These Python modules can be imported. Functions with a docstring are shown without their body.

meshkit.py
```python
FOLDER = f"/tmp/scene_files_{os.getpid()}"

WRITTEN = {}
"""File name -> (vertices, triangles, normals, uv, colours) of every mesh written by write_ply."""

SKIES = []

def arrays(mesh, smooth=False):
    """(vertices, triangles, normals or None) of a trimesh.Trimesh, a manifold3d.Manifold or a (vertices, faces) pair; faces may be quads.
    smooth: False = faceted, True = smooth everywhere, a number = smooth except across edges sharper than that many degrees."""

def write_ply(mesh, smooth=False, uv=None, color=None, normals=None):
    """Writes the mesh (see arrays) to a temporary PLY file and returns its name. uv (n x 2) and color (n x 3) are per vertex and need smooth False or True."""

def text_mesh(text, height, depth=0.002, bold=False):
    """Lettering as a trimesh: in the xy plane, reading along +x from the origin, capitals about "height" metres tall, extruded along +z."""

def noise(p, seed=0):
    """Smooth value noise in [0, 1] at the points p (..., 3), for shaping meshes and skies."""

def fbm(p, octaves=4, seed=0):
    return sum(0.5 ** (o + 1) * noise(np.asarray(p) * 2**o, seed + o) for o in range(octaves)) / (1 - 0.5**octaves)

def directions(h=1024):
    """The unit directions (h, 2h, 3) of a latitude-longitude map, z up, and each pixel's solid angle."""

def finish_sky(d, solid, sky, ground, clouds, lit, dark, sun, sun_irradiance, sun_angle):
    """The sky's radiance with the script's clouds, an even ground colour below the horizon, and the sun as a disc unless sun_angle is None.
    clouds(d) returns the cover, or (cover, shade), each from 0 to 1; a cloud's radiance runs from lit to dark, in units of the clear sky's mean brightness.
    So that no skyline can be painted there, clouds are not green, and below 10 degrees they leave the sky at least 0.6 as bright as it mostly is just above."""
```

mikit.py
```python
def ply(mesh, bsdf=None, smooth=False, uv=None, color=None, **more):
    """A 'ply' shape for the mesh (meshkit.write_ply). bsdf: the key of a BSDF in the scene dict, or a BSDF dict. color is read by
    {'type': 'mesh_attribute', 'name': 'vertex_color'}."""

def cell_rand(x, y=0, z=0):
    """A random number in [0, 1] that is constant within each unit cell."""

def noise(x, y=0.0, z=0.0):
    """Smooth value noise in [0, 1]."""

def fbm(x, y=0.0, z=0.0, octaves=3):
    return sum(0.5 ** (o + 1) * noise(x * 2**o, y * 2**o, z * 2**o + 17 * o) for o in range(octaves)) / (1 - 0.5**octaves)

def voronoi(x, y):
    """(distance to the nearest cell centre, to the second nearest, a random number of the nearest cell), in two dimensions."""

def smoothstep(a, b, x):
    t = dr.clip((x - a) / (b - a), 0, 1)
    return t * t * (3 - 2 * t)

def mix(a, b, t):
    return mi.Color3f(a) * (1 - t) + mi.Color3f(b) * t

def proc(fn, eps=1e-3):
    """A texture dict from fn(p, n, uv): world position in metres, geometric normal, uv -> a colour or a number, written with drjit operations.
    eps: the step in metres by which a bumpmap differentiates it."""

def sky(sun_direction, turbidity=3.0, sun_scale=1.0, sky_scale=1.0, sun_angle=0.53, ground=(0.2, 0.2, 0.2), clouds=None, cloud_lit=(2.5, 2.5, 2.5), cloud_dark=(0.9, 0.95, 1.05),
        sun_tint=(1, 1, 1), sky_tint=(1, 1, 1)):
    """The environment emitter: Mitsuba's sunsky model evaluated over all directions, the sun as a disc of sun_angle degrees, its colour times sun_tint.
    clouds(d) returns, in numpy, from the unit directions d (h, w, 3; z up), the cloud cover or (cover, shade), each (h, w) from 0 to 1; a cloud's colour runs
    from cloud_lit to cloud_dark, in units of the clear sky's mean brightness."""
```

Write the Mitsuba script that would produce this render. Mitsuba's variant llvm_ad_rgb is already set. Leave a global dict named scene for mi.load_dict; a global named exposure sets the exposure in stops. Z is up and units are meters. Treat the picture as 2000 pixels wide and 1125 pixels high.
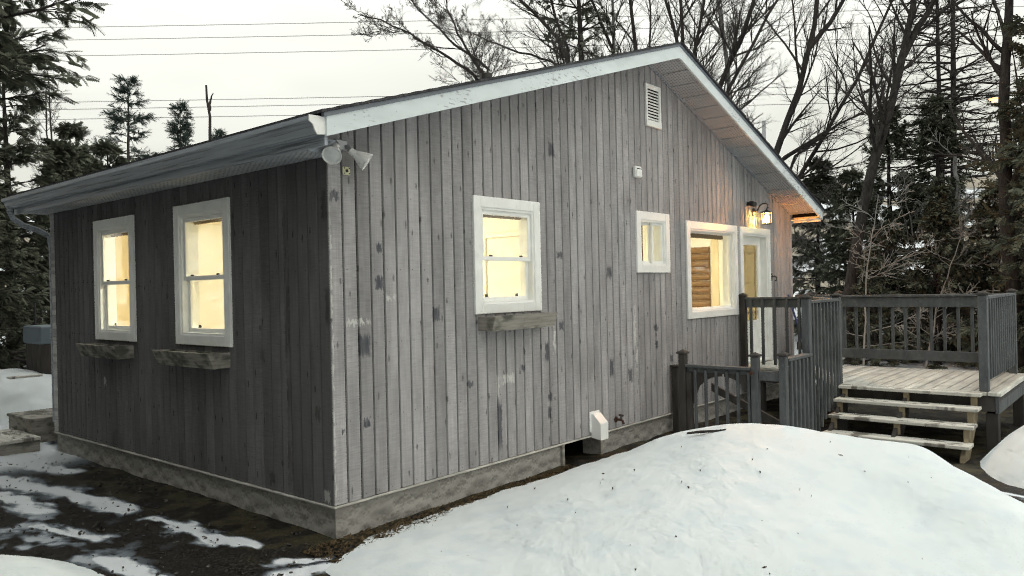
import math, random
import numpy as np
import trimesh
import drjit as dr
import mitsuba as mi
import manifold3d as m3
from scipy.interpolate import RBFInterpolator
import mikit, meshkit
from mikit import noise, fbm, voronoi, cell_rand, smoothstep, mix, proc

random.seed(7)
rng = np.random.default_rng(11)
scene, labels = {}, {}
T = mi.ScalarTransform4f

# ------------------------------------------------------------------ camera, sky, exposure
CAM = np.array([-3.7142, -5.0368, 1.6839])
YAW, PITCH, ROLL, FOV = math.radians(40.374), math.radians(-0.0207), math.radians(-1.2814), 66.8506
_f = np.array([math.cos(YAW) * math.cos(PITCH), math.sin(YAW) * math.cos(PITCH), math.sin(PITCH)])
_r = np.array([math.sin(YAW), -math.cos(YAW), 0.0])
_u = np.cross(_r, _f)
_up = -_r * math.sin(ROLL) + _u * math.cos(ROLL)
scene['camera'] = {'type': 'perspective', 'fov': FOV, 'fov_axis': 'x', 'near_clip': 0.05, 'far_clip': 2000.0,
                   'to_world': T().look_at(origin=CAM.tolist(), target=(CAM + _f).tolist(), up=_up.tolist())}


def overcast(d):
    """Even overcast, brighter towards the zenith as overcast skies are, with faint drifts of thinner cloud."""
    drift = meshkit.fbm(d[::2, ::2] * np.array([2.2, 2.2, 7.0]) + 5.0)
    drift = np.repeat(np.repeat(drift, 2, 0), 2, 1)[:d.shape[0], :d.shape[1]]
    return np.ones(d.shape[:2]), np.clip(1 - np.clip(d[..., 2], 0, 1) ** 1.6 + 0.5 * (drift - 0.5), 0, 1)


scene['sky'] = mikit.sky((0.5, -0.75, 0.75), turbidity=4, sun_scale=0.06, sky_scale=1.0, sun_angle=45, ground=(0.45, 0.46, 0.46), clouds=overcast,
                         cloud_lit=(6.1, 6.2, 5.95), cloud_dark=(2.46, 2.48, 2.22), sun_tint=(1.0, 0.97, 0.93))
exposure = 1.55

# ------------------------------------------------------------------ materials


def twosided(b):
    return {'type': 'twosided', 'bsdf': b}


def principled(col, rough=0.6, spec=0.4, metal=0.0, **kw):
    c = col if isinstance(col, dict) else {'type': 'rgb', 'value': list(col)}
    return {'type': 'principled', 'base_color': c, 'roughness': rough, 'specular': spec, 'metallic': metal, **kw}


def bumped(b, fn, scale=1.0, eps=1e-3):
    return {'type': 'bumpmap', 'arbitrary': proc(fn, eps), 'scale': scale, 'bsdf': b}


def mat(key, b):
    scene[key] = twosided(b)


C3 = mi.Color3f
PITCHW = 0.1405
DARK_PATCH = [(0.064, 2.445, 0.05, 0.037), (0.511, 2.038, 0.033, 0.043), (0.503, 1.747, 0.049, 0.056), (0.332, 1.233, 0.063, 0.092), (1.151, 1.46, 0.051, 0.065), (3.982, 1.839, 0.055, 0.073), (3.017, 2.026, 0.055, 0.038), (1.985, 0.341, 0.034, 0.24), (2.783, 0.358, 0.036, 0.065), (2.762, 0.999, 0.036, 0.108), (3.992, 0.723, 0.043, 0.108), (4.406, 0.585, 0.047, 0.087), (5.033, 1.131, 0.052, 0.045), (5.05, 0.914, 0.039, 0.052), (1.577, 0.788, 0.042, 0.029), (0.335, 0.605, 0.042, 0.038), (0.097, 0.582, 0.02, 0.02), (2.913, 3.155, 0.054, 0.077), (3.025, 1.256, 0.046, 0.055), (2.798, 0.519, 0.044, 0.044), (5.428, 0.705, 0.041, 0.06), (2.358, 0.859, 0.041, 0.032)]
PALE_PATCH = [(0.622, 1.629, 0.057, 0.026), (0.274, 1.433, 0.132, 0.025), (2.894, 1.192, 0.023, 0.219), (4.525, 1.159, 0.03, 0.283), (4.557, 0.778, 0.03, 0.157), (2.116, 0.78, 0.11, 0.046), (1.967, 0.72, 0.023, 0.125), (0.008, 1.1, 0.016, 1.3)]
DARK_PATCH_L = [(0.601, 2.162, 0.037, 0.256), (0.602, 1.563, 0.038, 0.471), (0.589, 0.751, 0.038, 0.343), (0.6, 0.28, 0.03, 0.259), (0.983, 1.133, 0.041, 0.058), (0.192, 0.709, 0.041, 0.057), (0.867, 0.087, 0.047, 0.053), (0.055, 2.372, 0.034, 0.121), (0.044, 2.31, 0.034, 0.048), (0.032, 1.563, 0.033, 0.162)]
PALE_PATCH_L = [(4.238, 0.72, 0.042, 0.047), (0.10, 0.06, 0.05, 0.045)]


def patches(u, z, lst):
    w = mi.Float(0)
    wu = u + 0.022 * (noise(u * 60, z * 40) - 0.5)
    wz = z + 0.05 * (noise(u * 110, z * 20, 3.0) - 0.5)
    for (a, b, ra, rb) in lst:
        d = dr.maximum(dr.abs(wu - a) / ra, dr.abs(wz - b) / rb)
        w = dr.maximum(w, 1 - smoothstep(0.62, 1.15, d))
    return w


def siding_common(u, z):
    bid = dr.floor(u / PITCHW)
    tone = 0.82 + 0.34 * cell_rand(bid, 5)
    saw = noise(u * 16, z * 170, bid * 3.1)
    grain = fbm(u * 95, z * 3.0, bid * 7.7)
    cloudy = fbm(u * 9, z * 2.6, bid * 1.7, 4)
    k = tone * (0.84 + 0.24 * saw) * (0.86 + 0.28 * grain) * (0.66 + 0.66 * cloudy)
    kd, _, kr = voronoi(u / 0.1405, z / 0.42)
    knot = (1 - smoothstep(0.05, 0.13, dr.sqrt(dr.square(kd)) + 0.05 * noise(u * 90, z * 60))) * dr.select(kr > 0.5, 1.0, 0.0)
    nail = (1 - smoothstep(0.02, 0.035, dr.abs((u / PITCHW - bid) - 0.25))) * (1 - smoothstep(0.004, 0.008, dr.abs(z - 0.61 * dr.floor(z / 0.61 + 0.5) - 0.03)))
    col = C3(0.332, 0.324, 0.326) * k
    col = mix(col, C3(0.07, 0.067, 0.07), knot * 0.75)
    col = mix(col, C3(0.09, 0.085, 0.085), dr.clip(nail, 0, 1) * 0.8)
    grime = smoothstep(0.55, 0.75, fbm(u * 3.1, z * 1.1, 9.0)) * 0.15
    return col * (1 - grime)


def siding_gable(p, n, uv):
    u, z = p.x, p.z
    col = siding_common(u, z)
    col = mix(col, C3(0.055, 0.06, 0.072), patches(u, z, DARK_PATCH) * (0.62 + 0.36 * noise(u * 90, z * 12)))
    return mix(col, C3(0.55, 0.55, 0.52), patches(u, z, PALE_PATCH) * 0.8 * smoothstep(0.2, 0.5, noise(u * 70, z * 22)))


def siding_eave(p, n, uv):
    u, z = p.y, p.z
    col = siding_common(u + 31.0 * PITCHW * 3, z) * C3(0.40, 0.40, 0.405)     # shade of the eave side put into the board colour
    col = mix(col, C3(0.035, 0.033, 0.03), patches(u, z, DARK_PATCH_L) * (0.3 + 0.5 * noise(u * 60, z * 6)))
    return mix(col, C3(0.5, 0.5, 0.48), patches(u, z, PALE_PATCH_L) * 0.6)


def siding_bump_g(p, n, uv):
    return 0.6 * noise(p.x * 20, p.z * 190) + 0.5 * fbm(p.x * 110, p.z * 5)


def siding_bump_e(p, n, uv):
    return 0.6 * noise(p.y * 20, p.z * 190) + 0.5 * fbm(p.y * 110, p.z * 5)


mat('m_siding_gable', bumped(principled(proc(siding_gable), 0.8, 0.25), siding_bump_g, 0.0035))
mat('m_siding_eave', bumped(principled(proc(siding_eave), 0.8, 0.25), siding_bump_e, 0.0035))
mat('m_backing', principled((0.010, 0.009, 0.008), 0.9, 0.05))


def paint_white(p, n, uv):
    g = fbm(p.x * 9, p.y * 9, p.z * 9)
    s = smoothstep(0.55, 0.8, fbm(p.x * 40, p.y * 40, p.z * 12))
    return mix(C3(0.80, 0.81, 0.78) * (0.9 + 0.2 * g), C3(0.45, 0.44, 0.40), s * 0.14)


def fascia_white(p, n, uv):
    g = fbm(p.x * 3, p.y * 3, p.z * 9)
    flake = smoothstep(0.62, 0.72, fbm(p.x * 22, p.y * 22, p.z * 55) * 0.75 + 0.25 * noise(p.x * 2.0, p.y * 2.0, 4))
    return mix(C3(0.66, 0.72, 0.73) * (0.86 + 0.28 * g), C3(0.25, 0.26, 0.27), flake * 0.6)


def gutter_col(p, n, uv):
    g = fbm(p.x * 30, p.y * 2.2, p.z * 30)
    s = smoothstep(0.50, 0.72, fbm(p.x * 45, p.y * 1.5, p.z * 60, 4))
    return mix(C3(0.34, 0.37, 0.41) * (0.8 + 0.4 * g), C3(0.09, 0.095, 0.10), s * 0.7)


mat('m_white', principled(proc(paint_white), 0.45, 0.4))
mat('m_flashing', principled(proc(lambda p, n, uv: C3(0.46, 0.45, 0.41) * (0.35 + 1.2 * fbm(p.x * 7, p.y * 7, p.z * 60, 4))), 0.6, 0.3))
mat('m_fascia', principled(proc(fascia_white), 0.5, 0.4))
mat('m_gutter', principled(proc(gutter_col), 0.45, 0.4))
mat('m_drip', principled((0.16, 0.18, 0.21), 0.4, 0.5))


def soffit_col(p, n, uv):
    a, b = p.x / 0.04, p.y / 0.04
    row = dr.floor(b)
    aa = a + 0.5 * (row - 2 * dr.floor(row / 2))
    d = dr.sqrt(dr.square(aa - dr.floor(aa) - 0.5) + dr.square(b - row - 0.5))
    hole = 1 - smoothstep(0.24, 0.34, d)
    return mix(C3(0.40, 0.42, 0.44) * (0.85 + 0.3 * fbm(p.x * 4, p.y * 4)), C3(0.10, 0.10, 0.11), hole * 0.55)


mat('m_soffit', principled(proc(soffit_col), 0.5, 0.3))


def shingle_col(p, n, uv):
    return C3(0.055, 0.055, 0.058) * (0.5 + 1.1 * noise(p.x * 160, p.y * 160)) * (0.8 + 0.4 * cell_rand(dr.floor(p.x / 0.14), dr.floor(p.y / 0.3)))


mat('m_shingle', principled(proc(shingle_col), 0.95, 0.1))


def concrete(p, n, uv):
    a = fbm(p.x * 9, p.y * 9, p.z * 12, 5)
    damp = smoothstep(-0.02, -0.27, p.z + 0.16 * (fbm(p.x * 2.5, p.y * 2.5, p.z * 3) - 0.5))
    st = smoothstep(0.44, 0.66, 0.7 * fbm(p.x * 9, p.y * 9, p.z * 16, 5) + 0.3 * noise(p.x * 60, p.y * 60, p.z * 60))
    col = mix(C3(0.30, 0.29, 0.265) * (0.4 + 1.2 * a), C3(0.09, 0.085, 0.075), st * 0.6)
    return mix(col, C3(0.45, 0.44, 0.41), damp * 0.3 * smoothstep(0.4, 0.6, a))


mat('m_concrete', bumped(principled(proc(concrete), 0.9, 0.2), lambda p, n, uv: fbm(p.x * 14, p.y * 14, p.z * 14, 4), 0.012))


def old_wood(p, n, uv):
    a = fbm(p.x * 6, p.y * 6, p.z * 60, 4)
    s = smoothstep(0.45, 0.7, fbm(p.x * 7, p.y * 7, p.z * 9, 4))
    return mix(C3(0.27, 0.255, 0.225) * (0.55 + 0.9 * a), C3(0.055, 0.06, 0.048), s * 0.8)


mat('m_old_wood', bumped(principled(proc(old_wood), 0.85, 0.2), lambda p, n, uv: fbm(p.x * 8, p.y * 8, p.z * 90), 0.004))


def deck_paint(p, n, uv):
    a = fbm(p.x * 30, p.y * 30, p.z * 4)
    s = smoothstep(0.5, 0.72, fbm(p.x * 9, p.y * 9, p.z * 5, 4))
    f = smoothstep(0.64, 0.72, fbm(p.x * 60, p.y * 60, p.z * 25))
    col = mix(C3(0.080, 0.087, 0.090) * (0.65 + 0.7 * a), C3(0.05, 0.055, 0.058), s * 0.7)
    return mix(col, C3(0.22, 0.22, 0.21), f * 0.16)


mat('m_deck_paint', bumped(principled(proc(deck_paint), 0.7, 0.3), lambda p, n, uv: fbm(p.x * 60, p.y * 60, p.z * 6), 0.003))


def deck_floor(p, n, uv):
    b = dr.floor(p.y / 0.142)
    t = 0.75 + 0.5 * cell_rand(b, 3)
    a = fbm(p.x * 3, p.y * 70, b * 2.0, 4)
    s = smoothstep(0.5, 0.7, fbm(p.x * 5, p.y * 9, 2.0, 4))
    return mix(C3(0.46, 0.455, 0.41) * t * (0.75 + 0.5 * a), C3(0.2, 0.19, 0.17), s * 0.3)


mat('m_deck_floor', bumped(principled(proc(deck_floor), 0.5, 0.4), lambda p, n, uv: fbm(p.x * 4, p.y * 90), 0.003))


def tread_col(p, n, uv):
    a = fbm(p.x * 70, p.y * 3.5, p.z * 40, 4)
    s = smoothstep(0.55, 0.66, fbm(p.x * 14, p.y * 7, 2.0, 4))
    return mix(C3(0.47, 0.46, 0.41) * (0.6 + 0.8 * a), C3(0.06, 0.05, 0.04), s * 0.8)


mat('m_tread', principled(proc(tread_col), 0.55, 0.4))
mat('m_raw_wood', principled(proc(lambda p, n, uv: C3(0.20, 0.165, 0.11) * (0.5 + 1.0 * fbm(p.x * 20, p.y * 20, p.z * 5))), 0.8, 0.2))
mat('m_dark_wood', principled(proc(lambda p, n, uv: C3(0.05, 0.046, 0.042) * (0.5 + 1.0 * fbm(p.x * 20, p.y * 20, p.z * 5))), 0.8, 0.2))
mat('m_metal_dark', principled((0.02, 0.018, 0.016), 0.45, 0.5))
mat('m_metal_grey', principled((0.35, 0.36, 0.37), 0.4, 0.5, 0.6))
mat('m_plastic_white', principled((0.78, 0.79, 0.77), 0.35, 0.5))
mat('m_plate_yellow', principled((0.62, 0.60, 0.40), 0.5, 0.4))
mat('m_lens', principled((0.72, 0.74, 0.73), 0.25, 0.5, 0.0))
mat('m_wire', principled((0.03, 0.03, 0.033), 0.6, 0.3))
mat('m_blue', principled((0.035, 0.05, 0.16), 0.4, 0.5))
mat('m_box_grey', principled((0.13, 0.16, 0.18), 0.5, 0.4))
mat('m_rust', principled((0.06, 0.03, 0.02), 0.8, 0.3))
mat('m_cream', principled(proc(lambda p, n, uv: C3(0.84, 0.83, 0.76) * (0.94 + 0.12 * fbm(p.x * 2, p.y * 2, p.z * 2))), 0.7, 0.2))
mat('m_cream_white', principled((0.84, 0.81, 0.70), 0.5, 0.3))
mat('m_tan', principled(proc(lambda p, n, uv: C3(0.72, 0.62, 0.42) * (0.85 + 0.4 * fbm(p.x * 14, p.y * 14, p.z * 1.5, 4))), 0.6, 0.3))
mat('m_log', principled(proc(lambda p, n, uv: C3(0.24, 0.145, 0.075) * (0.45 + 1.1 * fbm(p.x * 6, p.y * 6, p.z * 55, 4))), 0.6, 0.3))
mat('m_curtain', principled((0.28, 0.16, 0.09), 0.9, 0.1))
mat('m_blind', principled((0.20, 0.16, 0.11), 0.8, 0.1))
mat('m_floor', principled((0.30, 0.20, 0.11), 0.4, 0.4))
scene['m_glass'] = {'type': 'thindielectric', 'int_ior': 1.5}
scene['m_frosted'] = {'type': 'roughdielectric', 'alpha': 0.28, 'int_ior': 1.45, 'specular_transmittance': {'type': 'rgb', 'value': [0.76, 0.71, 0.60]}}


def snow_col(p, n, uv):
    soft = fbm(p.x * 1.6, p.y * 1.6, p.z * 1.6, 4)
    spk = smoothstep(0.80, 0.90, noise(p.x * 95, p.y * 95)) * smoothstep(0.45, 0.6, fbm(p.x * 2.5, p.y * 2.5, 7))
    ice = smoothstep(0.48, 0.8, fbm(p.x * 6.3 + 4, p.y * 6.3, 3, 5) * 0.7 + 0.3 * noise(p.x * 1.1, p.y * 1.1, 8))
    col = mix(C3(0.60, 0.645, 0.65), C3(0.49, 0.565, 0.605), ice * 0.45) * (0.95 + 0.1 * soft)
    return mix(col, C3(0.20, 0.19, 0.18), spk * 0.10)


def snow_bump(p, n, uv):
    return fbm(p.x * 7, p.y * 7, p.z * 7, 4) + 0.28 * fbm(p.x * 40, p.y * 40, p.z * 40)


mat('m_snow', bumped(principled(proc(snow_col), 0.55, 0.3), snow_bump, 0.032, 2e-3))

STREAKS = [((-0.95, 4.6), (-0.74, 3.3), 0.26), ((-0.74, 3.3), (-0.64, 2.1), 0.15), ((-0.62, 1.75), (-0.56, 1.3), 0.12), ((-0.66, 1.4), (-0.6, 0.8), 0.14), ((-0.58, 0.85), (-0.45, 0.42), 0.10),
           ((-0.52, -0.08), (-0.30, -0.32), 0.13), ((-1.3, 1.1), (-1.15, 0.4), 0.14), ((-0.65, -0.35), (-0.35, -0.65), 0.22), ((-1.2, 4.0), (-1.15, 2.8), 0.20), ((-0.45, 5.4), (-0.35, 4.4), 0.22), ((-1.35, 2.4), (-1.1, 1.6), 0.16), ((-1.1, -0.4), (-0.9, -0.8), 0.12), ((1.2, -4.1), (2.5, -4.35), 0.75), ((2.6, -4.5), (3.6, -4.7), 0.5), ((4.6, -3.4), (4.2, -4.3), 0.12), ((-0.9, 5.5), (-0.4, 5.3), 0.5)]


def ground_masks(p):
    x, y = p.x, p.y
    wx = x + 0.26 * (fbm(x * 2.2, y * 1.4, 1) - 0.5) + 0.22 * (fbm(x * 9, y * 4, 5, 4) - 0.5)
    wy = y + 0.5 * (fbm(x * 1.8, y * 1.3, 8) - 0.5)
    m = mi.Float(0)
    for (a, b, r) in STREAKS:
        dx, dy = b[0] - a[0], b[1] - a[1]
        t = dr.clip(((wx - a[0]) * dx + (wy - a[1]) * dy) / (dx * dx + dy * dy), 0, 1)
        d = dr.sqrt(dr.square(wx - a[0] - t * dx) + dr.square(wy - a[1] - t * dy)) / (0.72 * r)
        m = dr.maximum(m, 1 - smoothstep(0.35, 1.35, d))
    far = smoothstep(4.4, 5.4, wy) * smoothstep(0.25, 0.0, wx) * 1.0
    far = dr.maximum(far, smoothstep(6.2, 7.0, wy))
    far = dr.maximum(far, smoothstep(10.4, 11.4, wx))
    far = dr.maximum(far, smoothstep(3.0, 4.0, -x) * smoothstep(0.35, 0.55, fbm(x, y, 3)))
    far = dr.maximum(far, smoothstep(4.4, 5.2, -y))
    bare = smoothstep(0.50, 0.62, fbm(x * 0.22, y * 0.22, 12, 4)) * smoothstep(14, 24, dr.sqrt(x * x + y * y))
    far = far * (1 - 0.85 * bare)
    m = dr.maximum(m, far)
    speck = smoothstep(0.50, 0.72, fbm(x * 5, y * 5, 21, 4)) * 0.7 * smoothstep(-0.7, -1.4, x) * smoothstep(0.5, 1.2, y)
    m = dr.maximum(m * smoothstep(0.30, 0.60, 0.8 * fbm(x * 8, y * 3.5, 2, 4) + 0.2 * noise(x * 45, y * 30) + 0.36 * m - 0.06), speck)
    return dr.clip(m, 0, 1), bare


def ground_col(p, n, uv):
    x, y = p.x, p.y
    m, bare = ground_masks(p)
    a = 0.5 * fbm(x * 9, y * 9, 0, 4) + 0.5 * noise(x * 70, y * 70)
    moss = smoothstep(0.4, 0.65, fbm(x * 6, y * 6, 31, 4)) * smoothstep(-0.9, -0.2, x)
    mud = mix(C3(0.0095, 0.0080, 0.0060), C3(0.034, 0.030, 0.015), moss) * (0.25 + 1.6 * a)
    straw = C3(0.24, 0.20, 0.13) * (0.5 + 1.0 * fbm(x * 0.9, y * 0.9, 4, 4))
    mud = mix(mud, straw, bare)
    ice = mix(C3(0.30, 0.36, 0.42), C3(0.68, 0.72, 0.75), smoothstep(0.35, 0.95, m))
    return mix(mud, ice, m)


def ground_rough(p, n, uv):
    return 0.10 + 0.50 * fbm(p.x * 3, p.y * 3, 6)


mat('m_ground', bumped(principled(proc(ground_col), proc(ground_rough), 0.28), lambda p, n, uv: fbm(p.x * 13, p.y * 13, 0, 4) + 0.6 * noise(p.x * 60, p.y * 60), 0.034, 2e-3))


def bark(c1, c2):
    return lambda p, n, uv: mix(C3(*c1), C3(*c2), fbm(p.x * 14, p.y * 14, p.z * 4, 4)) * (0.6 + 0.8 * noise(p.x * 40, p.y * 40, p.z * 9))


mat('m_bark', principled(proc(bark((0.022, 0.020, 0.019), (0.062, 0.056, 0.052))), 0.9, 0.1))
mat('m_bark_pale', principled(proc(bark((0.10, 0.10, 0.10), (0.34, 0.34, 0.33))), 0.85, 0.2))
mat('m_twig', {'type': 'diffuse', 'reflectance': {'type': 'rgb', 'value': [0.075, 0.07, 0.067]}})
mat('m_twig_pale', {'type': 'diffuse', 'reflectance': {'type': 'rgb', 'value': [0.30, 0.29, 0.27]}})
mat('m_twig_grey', {'type': 'diffuse', 'reflectance': {'type': 'rgb', 'value': [0.15, 0.145, 0.14]}})
mat('m_cedar', {'type': 'diffuse', 'reflectance': proc(lambda p, n, uv: mix(C3(0.062, 0.070, 0.052), C3(0.185, 0.20, 0.15), fbm(p.x * 2.5, p.y * 2.5, p.z * 2.5)))})
mat('m_spruce', {'type': 'diffuse', 'reflectance': proc(lambda p, n, uv: mix(C3(0.024, 0.036, 0.032), C3(0.060, 0.080, 0.070), fbm(p.x * 3, p.y * 3, p.z * 3)))})
mat('m_litter', {'type': 'diffuse', 'reflectance': {'type': 'rgb', 'value': [0.05, 0.04, 0.03]}})

# ------------------------------------------------------------------ geometry helpers


def cbox(x0, x1, y0, y1, z0, z1, c=0.0):
    """Box with chamfered edges, as (vertices, faces)."""
    x0, x1 = min(x0, x1), max(x0, x1)
    y0, y1 = min(y0, y1), max(y0, y1)
    z0, z1 = min(z0, z1), max(z0, z1)
    c = min(c, 0.3 * min(x1 - x0, y1 - y0, z1 - z0))
    if c <= 0:
        v = np.array([[x, y, z] for x in (x0, x1) for y in (y0, y1) for z in (z0, z1)], float)
        f = np.array([[0, 1, 3], [0, 3, 2], [4, 6, 7], [4, 7, 5], [0, 4, 5], [0, 5, 1], [2, 3, 7], [2, 7, 6], [0, 2, 6], [0, 6, 4], [1, 5, 7], [1, 7, 3]])
        return v, f
    pts = []
    for x, sx in ((x0, 1), (x1, -1)):
        for y, sy in ((y0, 1), (y1, -1)):
            for z, sz in ((z0, 1), (z1, -1)):
                pts += [(x + sx * c, y + sy * c, z), (x + sx * c, y, z + sz * c), (x, y + sy * c, z + sz * c)]
    return hull(pts)


def hull(pts):
    m = m3.Manifold.hull_points(np.asarray(pts, float)).to_mesh()
    return np.array(m.vert_properties[:, :3], float), np.array(m.tri_verts)


def man(vf):
    return m3.Manifold(m3.Mesh(np.asarray(vf[0], np.float32), np.asarray(vf[1], np.uint32)))


def unman(m):
    m = m.to_mesh()
    return np.array(m.vert_properties[:, :3], float), np.array(m.tri_verts)


def cat(parts):
    vs, fs, k = [], [], 0
    for v, f in parts:
        vs.append(v)
        fs.append(np.asarray(f) + k)
        k += len(v)
    return np.vstack(vs), np.vstack(fs)


def tube(P, r, sides=6, caps=True):
    v, f = tubes(np.asarray(P, float)[None], np.broadcast_to(np.asarray(r, float), (len(P),))[None], sides)
    if caps:
        n = len(P)
        c0, c1 = len(v), len(v) + 1
        v = np.vstack([v, P[0], P[-1]])
        i = np.arange(sides)
        j = (i + 1) % sides
        f = np.vstack([f, np.stack([j, i, i * 0 + c0], 1), np.stack([i + (n - 1) * sides, j + (n - 1) * sides, i * 0 + c1], 1)])
    return v, f


def tubes(P, R, sides=4):
    """Many tubes at once: P (m, n, 3), R (m, n)."""
    m, n, _ = P.shape
    t = np.gradient(P, axis=1)
    t /= np.maximum(np.linalg.norm(t, axis=2, keepdims=True), 1e-9)
    mean = t.mean(1)
    ref = np.where(np.abs(mean[:, 2:3]) < 0.8, [[0, 0, 1.0]], [[1.0, 0.2, 0]])
    a = np.cross(t, ref[:, None, :])
    a /= np.maximum(np.linalg.norm(a, axis=2, keepdims=True), 1e-9)
    b = np.cross(t, a)
    ang = np.arange(sides) * 2 * np.pi / sides
    ring = a[:, :, None, :] * np.cos(ang)[None, None, :, None] + b[:, :, None, :] * np.sin(ang)[None, None, :, None]
    v = (P[:, :, None, :] + ring * R[:, :, None, None]).reshape(-1, 3)
    i, k = np.meshgrid(np.arange(n - 1), np.arange(sides), indexing='ij')
    q0 = i * sides + k
    q1 = i * sides + (k + 1) % sides
    one = np.stack([np.stack([q0, q0 + sides, q1 + sides], -1), np.stack([q0, q1 + sides, q1], -1)], 2).reshape(-1, 3)
    f = (one[None] + (np.arange(m) * n * sides)[:, None, None]).reshape(-1, 3)
    return v, f


def lathe(profile, origin, axis=(0, 0, 1), sides=20):
    """Surface of revolution: profile [(radius, height)]."""
    ax = np.asarray(axis, float)
    ax /= np.linalg.norm(ax)
    a = np.cross(ax, [0, 0, 1.0] if abs(ax[2]) < 0.9 else [1.0, 0, 0])
    a /= np.linalg.norm(a)
    b = np.cross(ax, a)
    ang = np.arange(sides) * 2 * np.pi / sides
    v = np.vstack([np.asarray(origin) + ax * h + (a * np.cos(ang)[:, None] + b * np.sin(ang)[:, None]) * max(r, 1e-4) for r, h in profile])
    f = []
    for i in range(len(profile) - 1):
        for k in range(sides):
            q0, q1 = i * sides + k, i * sides + (k + 1) % sides
            f += [(q0, q1, q1 + sides), (q0, q1 + sides, q0 + sides)]
    f = np.array(f)
    w = v - v.mean(0)
    if (w[f[:, 0]] * np.cross(w[f[:, 1]], w[f[:, 2]])).sum() < 0:
        f = f[:, ::-1]
    return v, f


def numbered(key):
    if key not in scene and key not in labels:
        return key
    i = 1
    while f'{key}_{i:03d}' in scene or f'{key}_{i:03d}' in labels:
        i += 1
    return f'{key}_{i:03d}'


def thing(name, label, cat_, group=None):
    key = numbered(name)
    labels[key] = {'label': label, 'category': cat_}
    if group:
        labels[key]['group'] = group
    return key


def part(parent, name, vf, m, smooth=False, label=None, **kw):
    if isinstance(vf, list):
        vf = cat(vf)
    key = numbered(f'{parent}__{name}')
    scene[key] = mikit.ply(vf, m, smooth=smooth, **kw)
    if label:
        labels[key] = {'label': label}
    return key


def struct(name, vf, m, smooth=False, kind='structure', label=None, cat_=None):
    scene[name] = mikit.ply(vf, m, smooth=smooth)
    labels[name] = {'kind': kind}
    if label:
        labels[name]['label'] = label
    if cat_:
        labels[name]['category'] = cat_


def stuff_part(parent, name, vf, m, label=None):
    key = part(parent, name, vf, m, label=label)
    labels.setdefault(key, {})['kind'] = 'stuff'
    return key


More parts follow.
